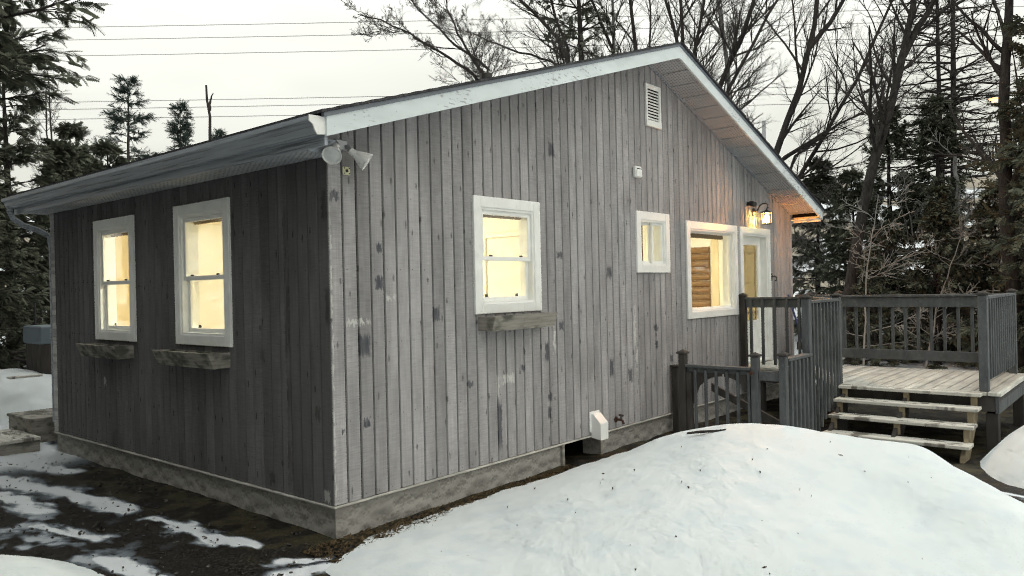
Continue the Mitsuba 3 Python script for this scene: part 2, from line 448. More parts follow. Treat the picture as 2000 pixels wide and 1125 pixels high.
# ------------------------------------------------------------------ ground
def sstep(a, b, x):
    t = np.clip((x - a) / (b - a), 0, 1)
    return t * t * (3 - 2 * t)


def ground_z(x, y):
    x, y = np.asarray(x, float), np.asarray(y, float)
    u = (x + 3.7) * 0.947 + (y + 5) * 0.32
    v = (x + 3.7) * 0.28 + (y + 5) * 0.96
    h = -0.26 + 9.0 * sstep(24, 75, u) + 0.25 * sstep(14, 22, u)
    h = h + 5.0 * sstep(20, 70, v) * (1 - 0.5 * sstep(24, 75, u)) + 0.5 * sstep(11, 17, v)
    h = h + 0.03 * np.sin(2.1 * x + 0.7 * y) * np.sin(1.3 * y - 0.4 * x) * sstep(-0.3, -0.9, x + 0 * y)
    far = sstep(8, 30, np.hypot(x, y))
    return h + far * 0.35 * np.sin(0.31 * x + 1.0) * np.sin(0.27 * y + 0.6)


def axis_pts(lo, hi, f0, f1, step):
    near = np.arange(f0, f1, step)
    a = f0 - np.geomspace(step, f0 - lo, 60)[::-1]
    b = f1 + np.geomspace(step, hi - f1, 60)
    return np.concatenate([a, near, b])


gx, gy = axis_pts(-160, 160, -4, 8, 0.08), axis_pts(-160, 160, -5.5, 8, 0.08)
X, Y = np.meshgrid(gx, gy, indexing='ij')
Z = ground_z(X, Y)
fine = meshkit.fbm(np.stack([X * 2.5, Y * 2.5, 0 * X], -1).reshape(-1, 3)).reshape(X.shape)
Z = Z + 0.05 * (fine - np.mean(fine)) * sstep(40, 8, np.hypot(X, Y))
nx, ny = X.shape
ii, jj = np.meshgrid(np.arange(nx - 1), np.arange(ny - 1), indexing='ij')
q = ii * ny + jj


def grid_faces(nx, ny):
    ii, jj = np.meshgrid(np.arange(nx - 1), np.arange(ny - 1), indexing='ij')
    q = (ii * ny + jj).ravel()
    return np.vstack([np.stack([q, q + ny, q + ny + 1], 1), np.stack([q, q + ny + 1, q + 1], 1)])


struct('ground', (np.stack([X, Y, Z], -1).reshape(-1, 3), grid_faces(nx, ny)), 'm_ground', smooth=True)


# ------------------------------------------------------------------ snow banks
def snow_bank(name, label, fn, x0, x1, y0, y1, step, rough=0.03, group=None):
    xs, ys = np.arange(x0, x1, step), np.arange(y0, y1, step)
    X, Y = np.meshgrid(xs, ys, indexing='ij')
    H = fn(X, Y)
    pts = np.stack([X * 1.3, Y * 1.3, 0 * X], -1).reshape(-1, 3)
    n1 = meshkit.fbm(pts).reshape(X.shape)
    n2 = meshkit.fbm(pts * 5 + 3).reshape(X.shape)
    H = H + rough * (n1 - n1.mean()) * 2.2 + rough * 0.7 * (n2 - n2.mean())
    G = ground_z(X, Y)
    v = np.stack([X, Y, H], -1).reshape(-1, 3)
    f = grid_faces(*X.shape)
    keep = (H - G).ravel()[f].max(1) > -0.05
    f = f[keep]
    used = np.unique(f)
    re = np.zeros(len(v), int)
    re[used] = np.arange(len(used))
    key = thing(name, label, 'snow bank', group)
    scene[key] = mikit.ply((v[used], re[f]), 'm_snow', smooth=True)
    return key


BANK = np.array([
    (2.80, -0.97, 0.07), (2.96, -1.16, 0.20), (3.04, -1.40, 0.28), (3.08, -1.91, 0.385), (3.17, -2.33, 0.385), (3.29, -2.63, 0.335), (3.45, -2.97, 0.28), (3.80, -3.38, 0.225), (3.69, -3.56, 0.15), (3.49, -3.78, 0.10), (3.15, -3.98, 0.07), (2.8, -4.18, 0.04),
    (-0.45, -0.68, -0.21), (-0.10, -0.50, -0.20), (0.45, -0.38, -0.19), (0.86, -0.32, -0.19), (1.4, -0.27, -0.19), (1.9, -0.24, -0.19), (2.68, -0.20, -0.20), (3.4, -0.14, -0.22), (4.4, -0.12, -0.24), (5.4, -0.12, -0.26),
    (4.3, -0.9, -0.12), (4.3, -1.7, 0.05), (4.5, -2.1, 0.0), (4.7, -2.4, -0.12), (4.6, -3.0, -0.25), (4.9, -2.7, -0.34), (4.5, -3.5, -0.34), (4.2, -3.85, -0.34), (4.0, -4.45, -0.36), (3.1, -4.85, -0.40), (2.3, -4.75, -0.40),
    (5.2, -1.2, -0.33), (5.4, -0.6, -0.33), (5.3, -2.0, -0.36),
    (1.5, -4.3, -0.38), (1.1, -3.5, -0.24), (0.6, -2.9, -0.22), (0.0, -2.1, -0.23), (-0.45, -1.4, -0.20), (-0.62, -0.95, -0.24), (-0.9, -1.2, -0.36), (-0.6, -2.2, -0.36), (0.2, -3.4, -0.36), (1.2, -4.8, -0.38), (2.6, -5.2, -0.36),
    (0.7, -0.9, -0.13), (1.4, -0.9, -0.05), (2.1, -0.9, 0.0), (1.2, -1.6, 0.0), (2.1, -1.7, 0.17), (2.1, -2.5, 0.19), (1.3, -2.4, 0.03), (2.9, -3.2, 0.19), (2.2, -3.2, 0.04), (1.5, -3.75, -0.20), (2.2, -4.25, -0.20), (2.9, -4.52, -0.21), (3.6, -4.42, -0.22), (0.3, -1.2, -0.15), (0.6, -1.9, -0.08), (2.5, -3.55, -0.03)])
bank_fn = RBFInterpolator(BANK[:, :2], BANK[:, 2], kernel='thin_plate_spline', smoothing=0.002)
main_bank = lambda X, Y: bank_fn(np.stack([X.ravel(), Y.ravel()], 1)).reshape(X.shape) - 0.035
snow_bank('snow_bank', 'large snow bank flecked with bark in front of the gable wall and deck steps', main_bank, -1.0, 5.6, -5.0, -0.10, 0.035, 0.022)


def hump(cx, cy, rx, ry, h, rot=0.0, p=2.0, base=-0.34):
    c, s = math.cos(rot), math.sin(rot)

    def fn(X, Y):
        a, b = (X - cx) * c + (Y - cy) * s, -(X - cx) * s + (Y - cy) * c
        d = np.sqrt((a / rx) ** 2 + (b / ry) ** 2)
        return base + (h - base) * np.clip(1 - d ** p, -0.3, 1) ** 1.0
    return fn


snow_bank('snow_bank', 'rounded snow pile at the right edge beside the deck support post', hump(6.15, -4.75, 1.75, 1.3, 0.44, -0.3, 2.4), 4.0, 8.2, -6.3, -3.2, 0.05, 0.03)
snow_bank('snow_bank', 'low snow patch in the lower left corner in front of the dark mud', hump(-2.35, 0.75, 1.0, 1.75, -0.08, 0.12, 2.6), -3.6, -1.0, -1.4, 3.0, 0.04, 0.02)
snow_bank('snow_bank', 'snow heap behind the old wooden steps left of the cabin', hump(0.5, 9.6, 2.3, 2.2, 0.50, 0.2, 2.2), -2.2, 3.2, 7.1, 12.2, 0.07, 0.05)

# ------------------------------------------------------------------ the cabin
W, L = 9.79, 5.79
RX, ZR, SL, SR = 4.95, 4.47, 0.3165, 0.345      # ridge, rake bottom height at the ridge, slopes
XL, XR_, YF, YB = -0.34, 9.97, -0.47, 5.98


def zrake(x):
    x = np.asarray(x, float)
    return np.where(x < RX, ZR - SL * (RX - x), ZR - SR * (x - RX))


cabin = thing('cabin', 'grey board cabin with white framed windows, low gable roof and blotchy siding', 'cabin')
# windows: (wall, u0, u1, z0, z1 of the outer casing, casing width)
GC = dict(c=(1.650, 2.662, 1.439, 2.570), d=(4.588, 5.412, 1.836, 2.603), e=(5.880, 7.500, 1.200, 2.548), f=(7.604, 8.768, 0.42, 2.545))
EC = dict(a=(1.455, 2.493, 1.201, 2.562), b=(3.402, 4.418, 1.197, 2.554))
CW = 0.105


def g3(u, n, z):          # gable wall: along x, outward -y
    return np.array([u, -n, z])


MG = np.array([[1, 0, 0], [0, -1, 0], [0, 0, 1.0]])
ME = np.array([[0, -1, 0], [1, 0, 0], [0, 0, 1.0]])


def put(M, vf):
    v, f = vf
    v = np.asarray(v) @ M.T
    return (v, f[:, ::-1]) if np.linalg.det(M) < 0 else (v, f)


def opening(c, cw=CW - 0.01):
    return c[0] + cw, c[1] - cw, c[2] + cw, c[3] - cw


g_open = [opening(GC[k]) for k in 'cde'] + [(GC['f'][0] + CW - 0.01, GC['f'][1] - CW + 0.01, 0.30, GC['f'][3] - CW + 0.01)]
e_open = [opening(EC[k]) for k in 'ab']
g_cut = m3.Manifold.batch_boolean([man(cbox(a, b, -0.3, 0.6, c, d)) for a, b, c, d in g_open], m3.OpType.Add)
e_cut = m3.Manifold.batch_boolean([man(cbox(-0.3, 0.6, a, b, c, d)) for a, b, c, d in e_open], m3.OpType.Add)

# walls behind the boards
gpoly = m3.CrossSection([[(0.022, 0.0), (W, 0.0), (W, float(zrake(W)) + 0.05), (RX, ZR + 0.05), (0.022, float(zrake(0.02)) + 0.05)]])
gw = m3.Manifold.extrude(gpoly, 0.12).rotate((90, 0, 0)).translate((0, 0.152, 0))     # y 0.022 .. 0.152
gable_wall = part(cabin, 'gable_wall', unman(gw - g_cut), 'm_backing')
ew = man(cbox(0.032, 0.152, 0.153, L, 0, 2.80))
eave_wall = part(cabin, 'eave_wall', unman(ew - e_cut), 'm_backing')
part(cabin, 'rear_wall', [cbox(0.0, W, L - 0.13, L, 0, 2.80), cbox(W - 0.15, W - 0.001, 0.154, L - 0.131, 0, 2.72),
                          unman(m3.Manifold.extrude(m3.CrossSection([[(0.0, 2.8), (W, 2.8), (W, 2.81), (RX, ZR + 0.05), (0.0, 2.95)]]), 0.1).rotate((90, 0, 0)).translate((0, L, 0)))], 'm_siding_gable')


def board(u0, u1, zt0, zt1, zmid, z0, M, dn, cut):
    g, ch = 0.0072, 0.004
    a, b = u0 + g, u1 - g
    top = [(b, zt1), (a, zt0)] if zmid is None else [(b, zt1), (RX, zmid), (a, zt0)]
    outer = [(a, z0), (b, z0)] + top
    inner = [(a + ch, z0), (b - ch, z0)] + [(min(max(x, a + ch), b - ch), z) for x, z in top]
    pts = [(x, -0.022, z) for x, z in outer] + [(x, -0.012 + dn, z) for x, z in outer] + [(x, dn, z) for x, z in inner]
    m = man(put(M, hull(pts)))
    if cut is not None:
        m = m - cut
    return [unman(q) for q in m.decompose()]


nb = int(round(W / PITCHW))
pw = W / nb
for i in range(nb):
    a, b = i * pw, (i + 1) * pw
    mid = ZR + 0.02 if a < RX < b else None
    hit = any(a < o[1] and b > o[0] for o in g_open)
    for bd in board(a, b, float(zrake(a)) + 0.02, float(zrake(b)) + 0.02, mid, 0.0 - 0.006 * rng.random(), MG, rng.uniform(-0.003, 0.0), g_cut if hit else None):
        part(gable_wall, 'siding_board', bd, 'm_siding_gable')
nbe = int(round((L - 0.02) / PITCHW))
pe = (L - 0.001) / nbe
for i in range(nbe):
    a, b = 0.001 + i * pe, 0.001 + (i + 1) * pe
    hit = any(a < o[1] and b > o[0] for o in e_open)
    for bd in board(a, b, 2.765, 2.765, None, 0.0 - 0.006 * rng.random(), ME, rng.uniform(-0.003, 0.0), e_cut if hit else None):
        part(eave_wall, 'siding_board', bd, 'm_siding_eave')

# pale flashing under the boards, foundation with the crawl opening
part(cabin, 'base_flashing', [cbox(-0.008, W, -0.012, 0.02, -0.024, -0.008, 0.003), cbox(-0.012, 0.02, 0.021, L, -0.024, -0.008, 0.003)], 'm_flashing')
fd = man(cbox(0.025, W - 0.02, 0.025, L - 0.02, -0.9, -0.025)) - man(cbox(0.25, W - 0.25, 0.25, L - 0.25, -1.0, 0.1))
fd = fd - man(cbox(3.03, 3.72, -0.2, 0.6, -0.34, 0.02))
foundation = part(cabin, 'foundation', unman(fd), 'm_concrete')
part(cabin, 'crawl_opening_frame', [cbox(2.985, 3.03, -0.005, 0.20, -0.40, -0.027, 0.004), cbox(3.72, 3.765, -0.005, 0.20, -0.40, -0.027, 0.004), cbox(3.03, 3.72, -0.005, 0.20, -0.40, -0.30, 0.004)], 'm_old_wood', label='weathered wooden frame around the dark crawl space opening')


# roof
def slab(x0, x1, y0, y1, dz0, dz1):
    """A piece that follows the rake from x0 to x1 (one slope)."""
    xs = [x0, x1]
    z = [float(ZR - SL * (RX - x)) if max(x0, x1) <= RX + 1e-6 else float(ZR - SR * (x - RX)) for x in xs]
    return hull([(x, y, zz + d) for x, zz in zip(xs, z) for y in (y0, y1) for d in (dz0, dz1)])


roof = part(cabin, 'roof', [slab(XL + 0.03, RX, YF + 0.03, YB - 0.03, 0.06, 0.15), slab(RX, XR_ - 0.03, YF + 0.03, YB - 0.03, 0.06, 0.15)], 'm_backing')
for x0, x1, nm in ((XL, 2.35, 0), (2.354, RX, 0), (RX, 9.62, 0), (9.625, XR_, 0)):
    part(roof, 'fascia_board', slab(x0, x1, YF, YF + 0.028, 0.0, 0.140), 'm_fascia')
part(roof, 'drip_edge', [slab(XL - 0.03, 2.30, YF - 0.012, YF + 0.02, 0.141, 0.172), slab(2.302, RX, YF - 0.014, YF + 0.02, 0.141, 0.173), slab(RX, XR_ + 0.03, YF - 0.012, YF + 0.02, 0.141, 0.172)], 'm_drip')
shing = []
for side in (0, 1):
    n = 36
    for i in range(n):
        t0, t1 = i / n, (i + 1) / n + 0.01
        if side == 0:
            x0, x1 = XL - 0.06 + (RX - XL + 0.06) * t0, XL - 0.06 + (RX - XL + 0.06) * min(t1, 1)
        else:
            x0, x1 = XR_ + 0.05 - (XR_ + 0.05 - RX) * t0, XR_ + 0.05 - (XR_ + 0.05 - RX) * min(t1, 1)
        a, b = min(x0, x1), max(x0, x1)
        s = SL if side == 0 else SR
        zb = [float(ZR - s * abs(RX - x)) for x in (a, b)]
        lo, hi = ((0.197, 0.187) if side == 0 else (0.187, 0.197))
        y0 = YF - 0.03 - 0.012 * rng.random()
        shing.append(hull([(a, y0, zb[0] + 0.174), (a, y0, zb[0] + lo), (b, y0, zb[1] + 0.174), (b, y0, zb[1] + hi), (a, YB, zb[0] + 0.174), (a, YB, zb[0] + lo), (b, YB, zb[1] + 0.174), (b, YB, zb[1] + hi)]))
stuff_part(roof, 'shingle_courses', shing, 'm_shingle')
# soffit panels along the rake, one every 0.3 m
def soffit_run(a, b, step):
    out, x = [], a
    d = 1 if b > a else -1
    while (b - x) * d > 0.02:
        x2 = x + d * min(step, abs(b - x))
        out.append((min(x, x2), max(x, x2)))
        x = x2
    return out


for a, b in soffit_run(RX + 0.004, 9.75, 0.292) + soffit_run(RX - 0.004, -0.02, 0.292):
    part(roof, 'soffit_panel', slab(a + 0.009, b - 0.009, YF + 0.030, -0.004, 0.030, 0.045), 'm_soffit')
part(roof, 'soffit_backing', [slab(-0.02, RX, YF + 0.03, -0.004, 0.046, 0.055), slab(RX, 9.75, YF + 0.03, -0.004, 0.046, 0.055)], 'm_backing')
part(roof, 'soffit_channel', [slab(RX, 9.78, -0.022, -0.006, 0.010, 0.028), slab(0.0, RX, -0.022, -0.006, 0.010, 0.028)], 'm_gutter')
# eaves
zl = float(zrake(XL))
part(roof, 'eave_return', cbox(XL + 0.03, -0.004, -0.125, -0.105, 2.748, 2.86, 0.003), 'm_gutter')
for y0 in np.arange(-0.10, YB - 0.1, 0.3):
    part(roof, 'soffit_panel', cbox(XL + 0.03, -0.004, y0 + 0.003, min(y0 + 0.297, YB - 0.03), 2.748, 2.762), 'm_soffit')
part(roof, 'eave_fascia', cbox(XL, XL + 0.028, YF + 0.030, YB, 2.735, zl + 0.138, 0.003), 'm_gutter')
part(roof, 'eave_fascia', [cbox(XR_ - 0.028, XR_, YF + 0.03, YB, float(zrake(XR_)) - 0.03, float(zrake(XR_)) + 0.148, 0.003), cbox(9.752, XR_ - 0.03, YF + 0.03, YB, float(zrake(XR_)) + 0.0, float(zrake(XR_)) + 0.02)], 'm_fascia')
GD = 0.034
prof = [(-0.342, 2.965), (-0.342, 2.845), (-0.405, 2.838), (-0.425, 2.862), (-0.440, 2.905), (-0.470, 2.925), (-0.470, 2.962), (-0.455, 2.962), (-0.455, 2.935), (-0.428, 2.915), (-0.412, 2.868), (-0.398, 2.852), (-0.354, 2.856), (-0.354, 2.965)]
prof = [(x, z - GD) for x, z in prof]
gut = m3.Manifold.extrude(m3.CrossSection([prof]), YB + 0.03 - (-0.44)).rotate((90, 0, 0)).translate((0, YB + 0.03, 0))
if gut.volume() < 1e-6:
    gut = m3.Manifold.extrude(m3.CrossSection([prof[::-1]]), YB + 0.03 - (-0.44)).rotate((90, 0, 0)).translate((0, YB + 0.03, 0))
gutter = part(roof, 'gutter', unman(gut), 'm_gutter')
capp = [(-0.338, 2.968), (-0.338, 2.842), (-0.408, 2.834), (-0.430, 2.860), (-0.445, 2.902), (-0.475, 2.922), (-0.475, 2.966)]
capp = [(x, z - GD) for x, z in capp]
part(roof, 'gutter_cap', hull([(x, y, z) for x, z in capp for y in (-0.452, -0.441)]) if False else unman(m3.Manifold.extrude(m3.CrossSection([capp[::-1]]), 0.012).rotate((90, 0, 0)).translate((0, -0.441, 0))) if m3.Manifold.extrude(m3.CrossSection([capp[::-1]]), 0.012).volume() > 1e-7 else unman(m3.Manifold.extrude(m3.CrossSection([capp]), 0.012).rotate((90, 0, 0)).translate((0, -0.441, 0))), 'm_white')
part(roof, 'downspout', tube([(-0.40, 5.93, 2.83), (-0.40, 5.93, 2.76), (-0.37, 5.92, 2.68), (-0.27, 5.90, 2.60), (-0.10, 5.88, 2.54), (0.02, 5.87, 2.47), (0.04, 5.86, 2.3), (0.04, 5.86, 0.1)], 0.036, 10), 'm_gutter', smooth=40)
part(roof, 'vent_pipe', lathe([(0.05, 0), (0.05, 0.30), (0.085, 0.31), (0.085, 0.40), (0.0, 0.41)], (4.68, 2.5, 4.40)), 'm_metal_dark', smooth=40)


# windows
def window(parent, kind, M, c, cw=CW, mid=None, recess=0.055):
    w = part(parent, 'window', put(M, cat([cbox(c[0], c[0] + cw, -0.008, 0.024, c[2], c[3], 0.004), cbox(c[1] - cw, c[1], -0.008, 0.024, c[2], c[3], 0.004),
                                           cbox(c[0] + cw, c[1] - cw, -0.008, 0.022, c[3] - cw, c[3], 0.004), cbox(c[0] + cw, c[1] - cw, -0.008, 0.022, c[2], c[2] + cw * 0.92, 0.004)])), 'm_white')
    a, b, z0, z1 = c[0] + cw, c[1] - cw, c[2] + cw * 0.92, c[3] - cw
    jb = [cbox(a - 0.004, a + 0.022, -0.17, 0.010, z0, z1, 0.002), cbox(b - 0.022, b + 0.004, -0.17, 0.010, z0, z1, 0.002), cbox(a + 0.022, b - 0.022, -0.17, 0.010, z1 - 0.022, z1 + 0.004, 0.002), cbox(a + 0.022, b - 0.022, -0.17, 0.012, z0 - 0.004, z0 + 0.020, 0.002)]
    part(w, 'jamb', put(M, cat(jb)), 'm_white')
    a, b, z0, z1 = a + 0.022, b - 0.022, z0 + 0.02, z1 - 0.022
    sw = 0.042
    if kind == 'hung':
        zm = z0 + (z1 - z0) * 0.47
        for (s0, s1, n0) in ((zm - 0.02, z1, -0.045), (z0, zm + 0.024, -0.085)):
            n1 = n0 + 0.034
            sash = [cbox(a, a + sw, n0, n1, s0, s1, 0.004), cbox(b - sw, b, n0, n1, s0, s1, 0.004), cbox(a + sw, b - sw, n0, n1, s1 - sw, s1, 0.004), cbox(a + sw, b - sw, n0, n1, s0, s0 + sw, 0.004)]
            part(w, 'sash', put(M, cat(sash)), 'm_white')
            nm = n0 + 0.016
            part(w, 'pane', put(M, (np.array([[a + sw - .004, nm, s0 + sw - .004], [b - sw + .004, nm, s0 + sw - .004], [b - sw + .004, nm, s1 - sw + .004], [a + sw - .004, nm, s1 - sw + .004]]), np.array([[0, 1, 2], [0, 2, 3]]))), 'm_glass')
        part(w, 'blind', put(M, cbox(a + 0.01, b - 0.01, -0.155, -0.11, z1 - 0.055, z1 - 0.01, 0.012)), 'm_blind')
        part(w, 'catch', put(M, cat([cbox(a + 0.13, a + 0.17, -0.03, -0.012, zm + 0.022, zm + 0.038, 0.003), cbox(b - 0.17, b - 0.13, -0.03, -0.012, zm + 0.022, zm + 0.038, 0.003), cbox(a + 0.13, a + 0.165, -0.098, -0.084, z0 + 0.03, z0 + 0.07, 0.004), cbox(b - 0.165, b - 0.13, -0.098, -0.084, z0 + 0.03, z0 + 0.07, 0.004)])), 'm_metal_dark')
    elif kind == 'slider':
        um = (a + b) / 2 + 0.03
        for (u0, u1, n0) in ((a, um + 0.02, -0.085), (um - 0.02, b, -0.045)):
            n1, sw = n0 + 0.03, 0.034
            part(w, 'sash', put(M, cat([cbox(u0, u0 + sw, n0, n1, z0, z1, 0.004), cbox(u1 - sw, u1, n0, n1, z0, z1, 0.004), cbox(u0 + sw, u1 - sw, n0, n1, z1 - sw, z1, 0.004), cbox(u0 + sw, u1 - sw, n0, n1, z0, z0 + sw, 0.004)])), 'm_white')
            nm = n0 + 0.014
            part(w, 'pane', put(M, (np.array([[u0 + sw, nm, z0 + sw], [u1 - sw, nm, z0 + sw], [u1 - sw, nm, z1 - sw], [u0 + sw, nm, z1 - sw]]), np.array([[0, 1, 2], [0, 2, 3]]))), 'm_glass')
    else:
        n0, n1, sw = -0.075, -0.040, 0.03
        part(w, 'sash', put(M, cat([cbox(a, a + sw, n0, n1, z0, z1, 0.004), cbox(b - sw, b, n0, n1, z0, z1, 0.004), cbox(a + sw, b - sw, n0, n1, z1 - sw, z1, 0.004), cbox(a + sw, b - sw, n0, n1, z0, z0 + sw, 0.004)])), 'm_white')
        part(w, 'pane', put(M, (np.array([[a + sw, -0.058, z0 + sw], [b - sw, -0.058, z0 + sw], [b - sw, -0.058, z1 - sw], [a + sw, -0.058, z1 - sw]]), np.array([[0, 1, 2], [0, 2, 3]]))), 'm_glass')
        part(w, 'blind', put(M, cbox(a + 0.01, b - 0.10, -0.155, -0.10, z1 - 0.085, z1 - 0.02, 0.02)), 'm_blind')
    return w


w1 = window(cabin, 'hung', MG, GC['c'])
labels[w1] = {'label': 'white double hung window in the gable wall above the pale planter'}
w2 = window(cabin, 'slider', MG, GC['d'])
labels[w2] = {'label': 'small white sliding window with brown curtains'}
w3 = window(cabin, 'fixed', MG, GC['e'])
labels[w3] = {'label': 'large white picture window beside the door'}
window(cabin, 'hung', ME, EC['a'])
window(cabin, 'hung', ME, EC['b'])
# a curtain behind the small window, a length of cloth with folds
cu = []
for k, (a, b) in enumerate(((4.72, 4.93), (5.00, 5.08))):
    us = np.linspace(a, b, 24)
    yy = 0.20 + 0.018 * np.sin(us * 130)
    cu.append((np.vstack([np.stack([us, yy, us * 0 + 1.86], 1), np.stack([us, yy, us * 0 + 2.58], 1)]), np.vstack([[i, i + 1, i + 25] for i in range(23)] + [[i, i + 25, i + 24] for i in range(23)])))
part(w2, 'curtain', cu, 'm_curtain', smooth=True)

# door
c = GC['f']
dcw = 0.105
door = part(cabin, 'door', put(MG, cat([cbox(c[0], c[0] + dcw, -0.008, 0.024, 0.40, c[3], 0.004), cbox(c[1] - dcw, c[1], -0.008, 0.024, 0.40, c[3], 0.004), cbox(c[0] + dcw, c[1] - dcw, -0.008, 0.022, c[3] - dcw, c[3], 0.004)])), 'm_white', label='white half glazed door in a deep white frame')
a, b, z0, z1 = c[0] + dcw, c[1] - dcw, 0.43, c[3] - dcw
part(door, 'jamb', put(MG, cat([cbox(a - 0.006, a + 0.024, -0.17, 0.008, z0, z1, 0.002), cbox(b - 0.024, b + 0.006, -0.17, 0.008, z0, z1, 0.002), cbox(a + 0.024, b - 0.024, -0.17, 0.008, z1 - 0.024, z1 + 0.006, 0.002), cbox(a + 0.024, b - 0.024, -0.17, 0.02, z0 - 0.02, z0 + 0.02, 0.002)])), 'm_white')
a, b, z0, z1 = a + 0.03, b - 0.03, z0 + 0.025, z1 - 0.03
gu0, gu1, gz0, gz1 = a + 0.14, b - 0.14, z0 + 0.62, z1 - 0.13
leaf = man(cbox(a, b, -0.135, -0.095, z0, z1, 0.003)) - man(cbox(gu0, gu1, -0.3, 0.3, gz0, gz1))
for (p0, p1, q0, q1) in ((a + 0.14, (a + b) / 2 - 0.04, z0 + 0.12, z0 + 0.50), ((a + b) / 2 + 0.04, b - 0.14, z0 + 0.12, z0 + 0.50)):
    leaf = leaf - (man(cbox(p0, p1, -0.103, 0.0, q0, q1)) - man(cbox(p0 + 0.03, p1 - 0.03, -0.2, -0.097, q0 + 0.03, q1 - 0.03, 0.003)))
part(door, 'leaf', put(MG, unman(leaf)), 'm_white')
part(door, 'glass', put(MG, cbox(gu0 - 0.005, gu1 + 0.005, -0.120, -0.112, gz0 - 0.005, gz1 + 0.005)), 'm_frosted')
gm = [cbox(gu0, gu1, -0.111, -0.104, gz1 - 0.13, gz1 - 0.118), cbox(gu0, gu1, -0.111, -0.104, (gz0 + gz1) / 2 - 0.01, (gz0 + gz1) / 2 + 0.002), cbox(gu1 - 0.10, gu1 - 0.088, -0.1035, -0.097, gz0, gz1), cbox(gu0 + 0.088, gu0 + 0.10, -0.1035, -0.097, gz0, gz1), cbox(gu0, gu1, -0.111, -0.104, gz0 + 0.118, gz0 + 0.13)]
part(door, 'glazing_bar', put(MG, cat(gm)), 'm_metal_dark')
part(door, 'glass_frame', put(MG, cat([cbox(gu0 - 0.03, gu0, -0.096, -0.085, gz0 - 0.03, gz1 + 0.03, 0.003), cbox(gu1, gu1 + 0.03, -0.096, -0.085, gz0 - 0.03, gz1 + 0.03, 0.003), cbox(gu0, gu1, -0.096, -0.086, gz1, gz1 + 0.03, 0.003), cbox(gu0, gu1, -0.096, -0.086, gz0 - 0.03, gz0, 0.003)])), 'm_white')
part(door, 'handle', cat([put(MG, cbox(a + 0.05, a + 0.09, -0.096, -0.088, z0 + 0.9, z0 + 1.12, 0.003)), tube([(a + 0.07, 0.09, z0 + 1.0), (a + 0.07, 0.045, z0 + 1.0), (a + 0.17, 0.043, z0 + 0.995)], 0.009, 8)]), 'm_metal_dark', smooth=40)

# gable vent with louvres
v = (4.872, 5.243, 3.730, 4.234)
vent = part(cabin, 'gable_vent', put(MG, cat([cbox(v[0], v[0] + 0.04, 0.001, 0.03, v[2], v[3], 0.004), cbox(v[1] - 0.04, v[1], 0.001, 0.03, v[2], v[3], 0.004), cbox(v[0] + 0.04, v[1] - 0.04, 0.001, 0.028, v[3] - 0.04, v[3], 0.004), cbox(v[0] - 0.0, v[1] + 0.0, 0.001, 0.034, v[2] - 0.035, v[2] + 0.045, 0.004)])), 'm_white', label='white louvred vent under the roof peak')
part(vent, 'vent_back', put(MG, cbox(v[0] + 0.03, v[1] - 0.03, 0.0005, 0.004, v[2] + 0.03, v[3] - 0.03)), 'm_backing')
for k in range(11):
    z = v[2] + 0.055 + k * 0.0385
    part(vent, 'louvre', put(MG, hull([(u, n, zz) for u in (v[0] + 0.04, v[1] - 0.04) for n, zz in ((0.006, z + 0.026), (0.009, z + 0.028), (0.026, z + 0.004), (0.024, z))])), 'm_white')

# interior: lining, partitions, ceiling lamps
lin = m3.Manifold.batch_boolean([man(cbox(0.154, W - 0.153, 0.154, 0.170, 0.30, 2.70)), man(cbox(0.154, 0.170, 0.1701, L - 0.132, 0.30, 2.70))], m3.OpType.Add) - g_cut - e_cut
part(cabin, 'inner_lining', unman(lin), 'm_cream')
part(cabin, 'inner_wall', [cbox(0.171, W - 0.153, L - 0.150, L - 0.133, 0.30, 2.70), cbox(W - 0.170, W - 0.153, 0.171, L - 0.151, 0.30, 2.70), cbox(3.40, 3.48, 0.171, L - 0.151, 0.30, 2.70), cbox(5.62, 5.70, 0.171, L - 0.151, 0.30, 2.70)], 'm_cream')
part(cabin, 'inner_floor', cbox(0.154, W - 0.153, 0.154, L - 0.132, 0.22, 0.298), 'm_floor')
part(cabin, 'ceiling', cbox(0.154, W - 0.153, 0.154, L - 0.132, 2.701, 2.74), 'm_cream_white')
part(cabin, 'inner_door', [cbox(3.36, 3.399, 0.62, 0.66, 0.3, 2.36, 0.003), cbox(3.36, 3.399, 1.40, 1.46, 0.3, 2.36, 0.003), cbox(3.36, 3.399, 0.66, 1.40, 2.30, 2.36, 0.003), cbox(3.375, 3.399, 0.68, 1.38, 0.31, 2.28, 0.004), cbox(3.367, 3.3745, 0.79, 1.27, 1.2, 2.12, 0.003)], 'm_cream_white')
part(cabin, 'plywood_panel', [cbox(0.45, 1.02, L - 0.185, L - 0.151, 0.3, 2.66, 0.003), cbox(1.50, 1.80, L - 0.185, L - 0.151, 0.3, 2.66, 0.003)], 'm_tan')
lg = []
for k in range(9):
    z = 1.24 + k * 0.125
    lg.append(hull([(x, y, z + dz) for y in (1.47, 2.25) for x, dz in ((9.615, 0.002), (9.615, 0.123), (9.575, 0.022), (9.575, 0.103), (9.558, 0.062))]))
for k, g in enumerate(lg):
    part(cabin, 'log_cladding', g, 'm_log')
part(cabin, 'inner_trim', [cbox(9.60, 9.62, 1.30, 1.44, 0.3, 2.5, 0.003), cbox(9.585, 9.62, 1.0, 1.08, 0.3, 2.6, 0.003)], 'm_tan')
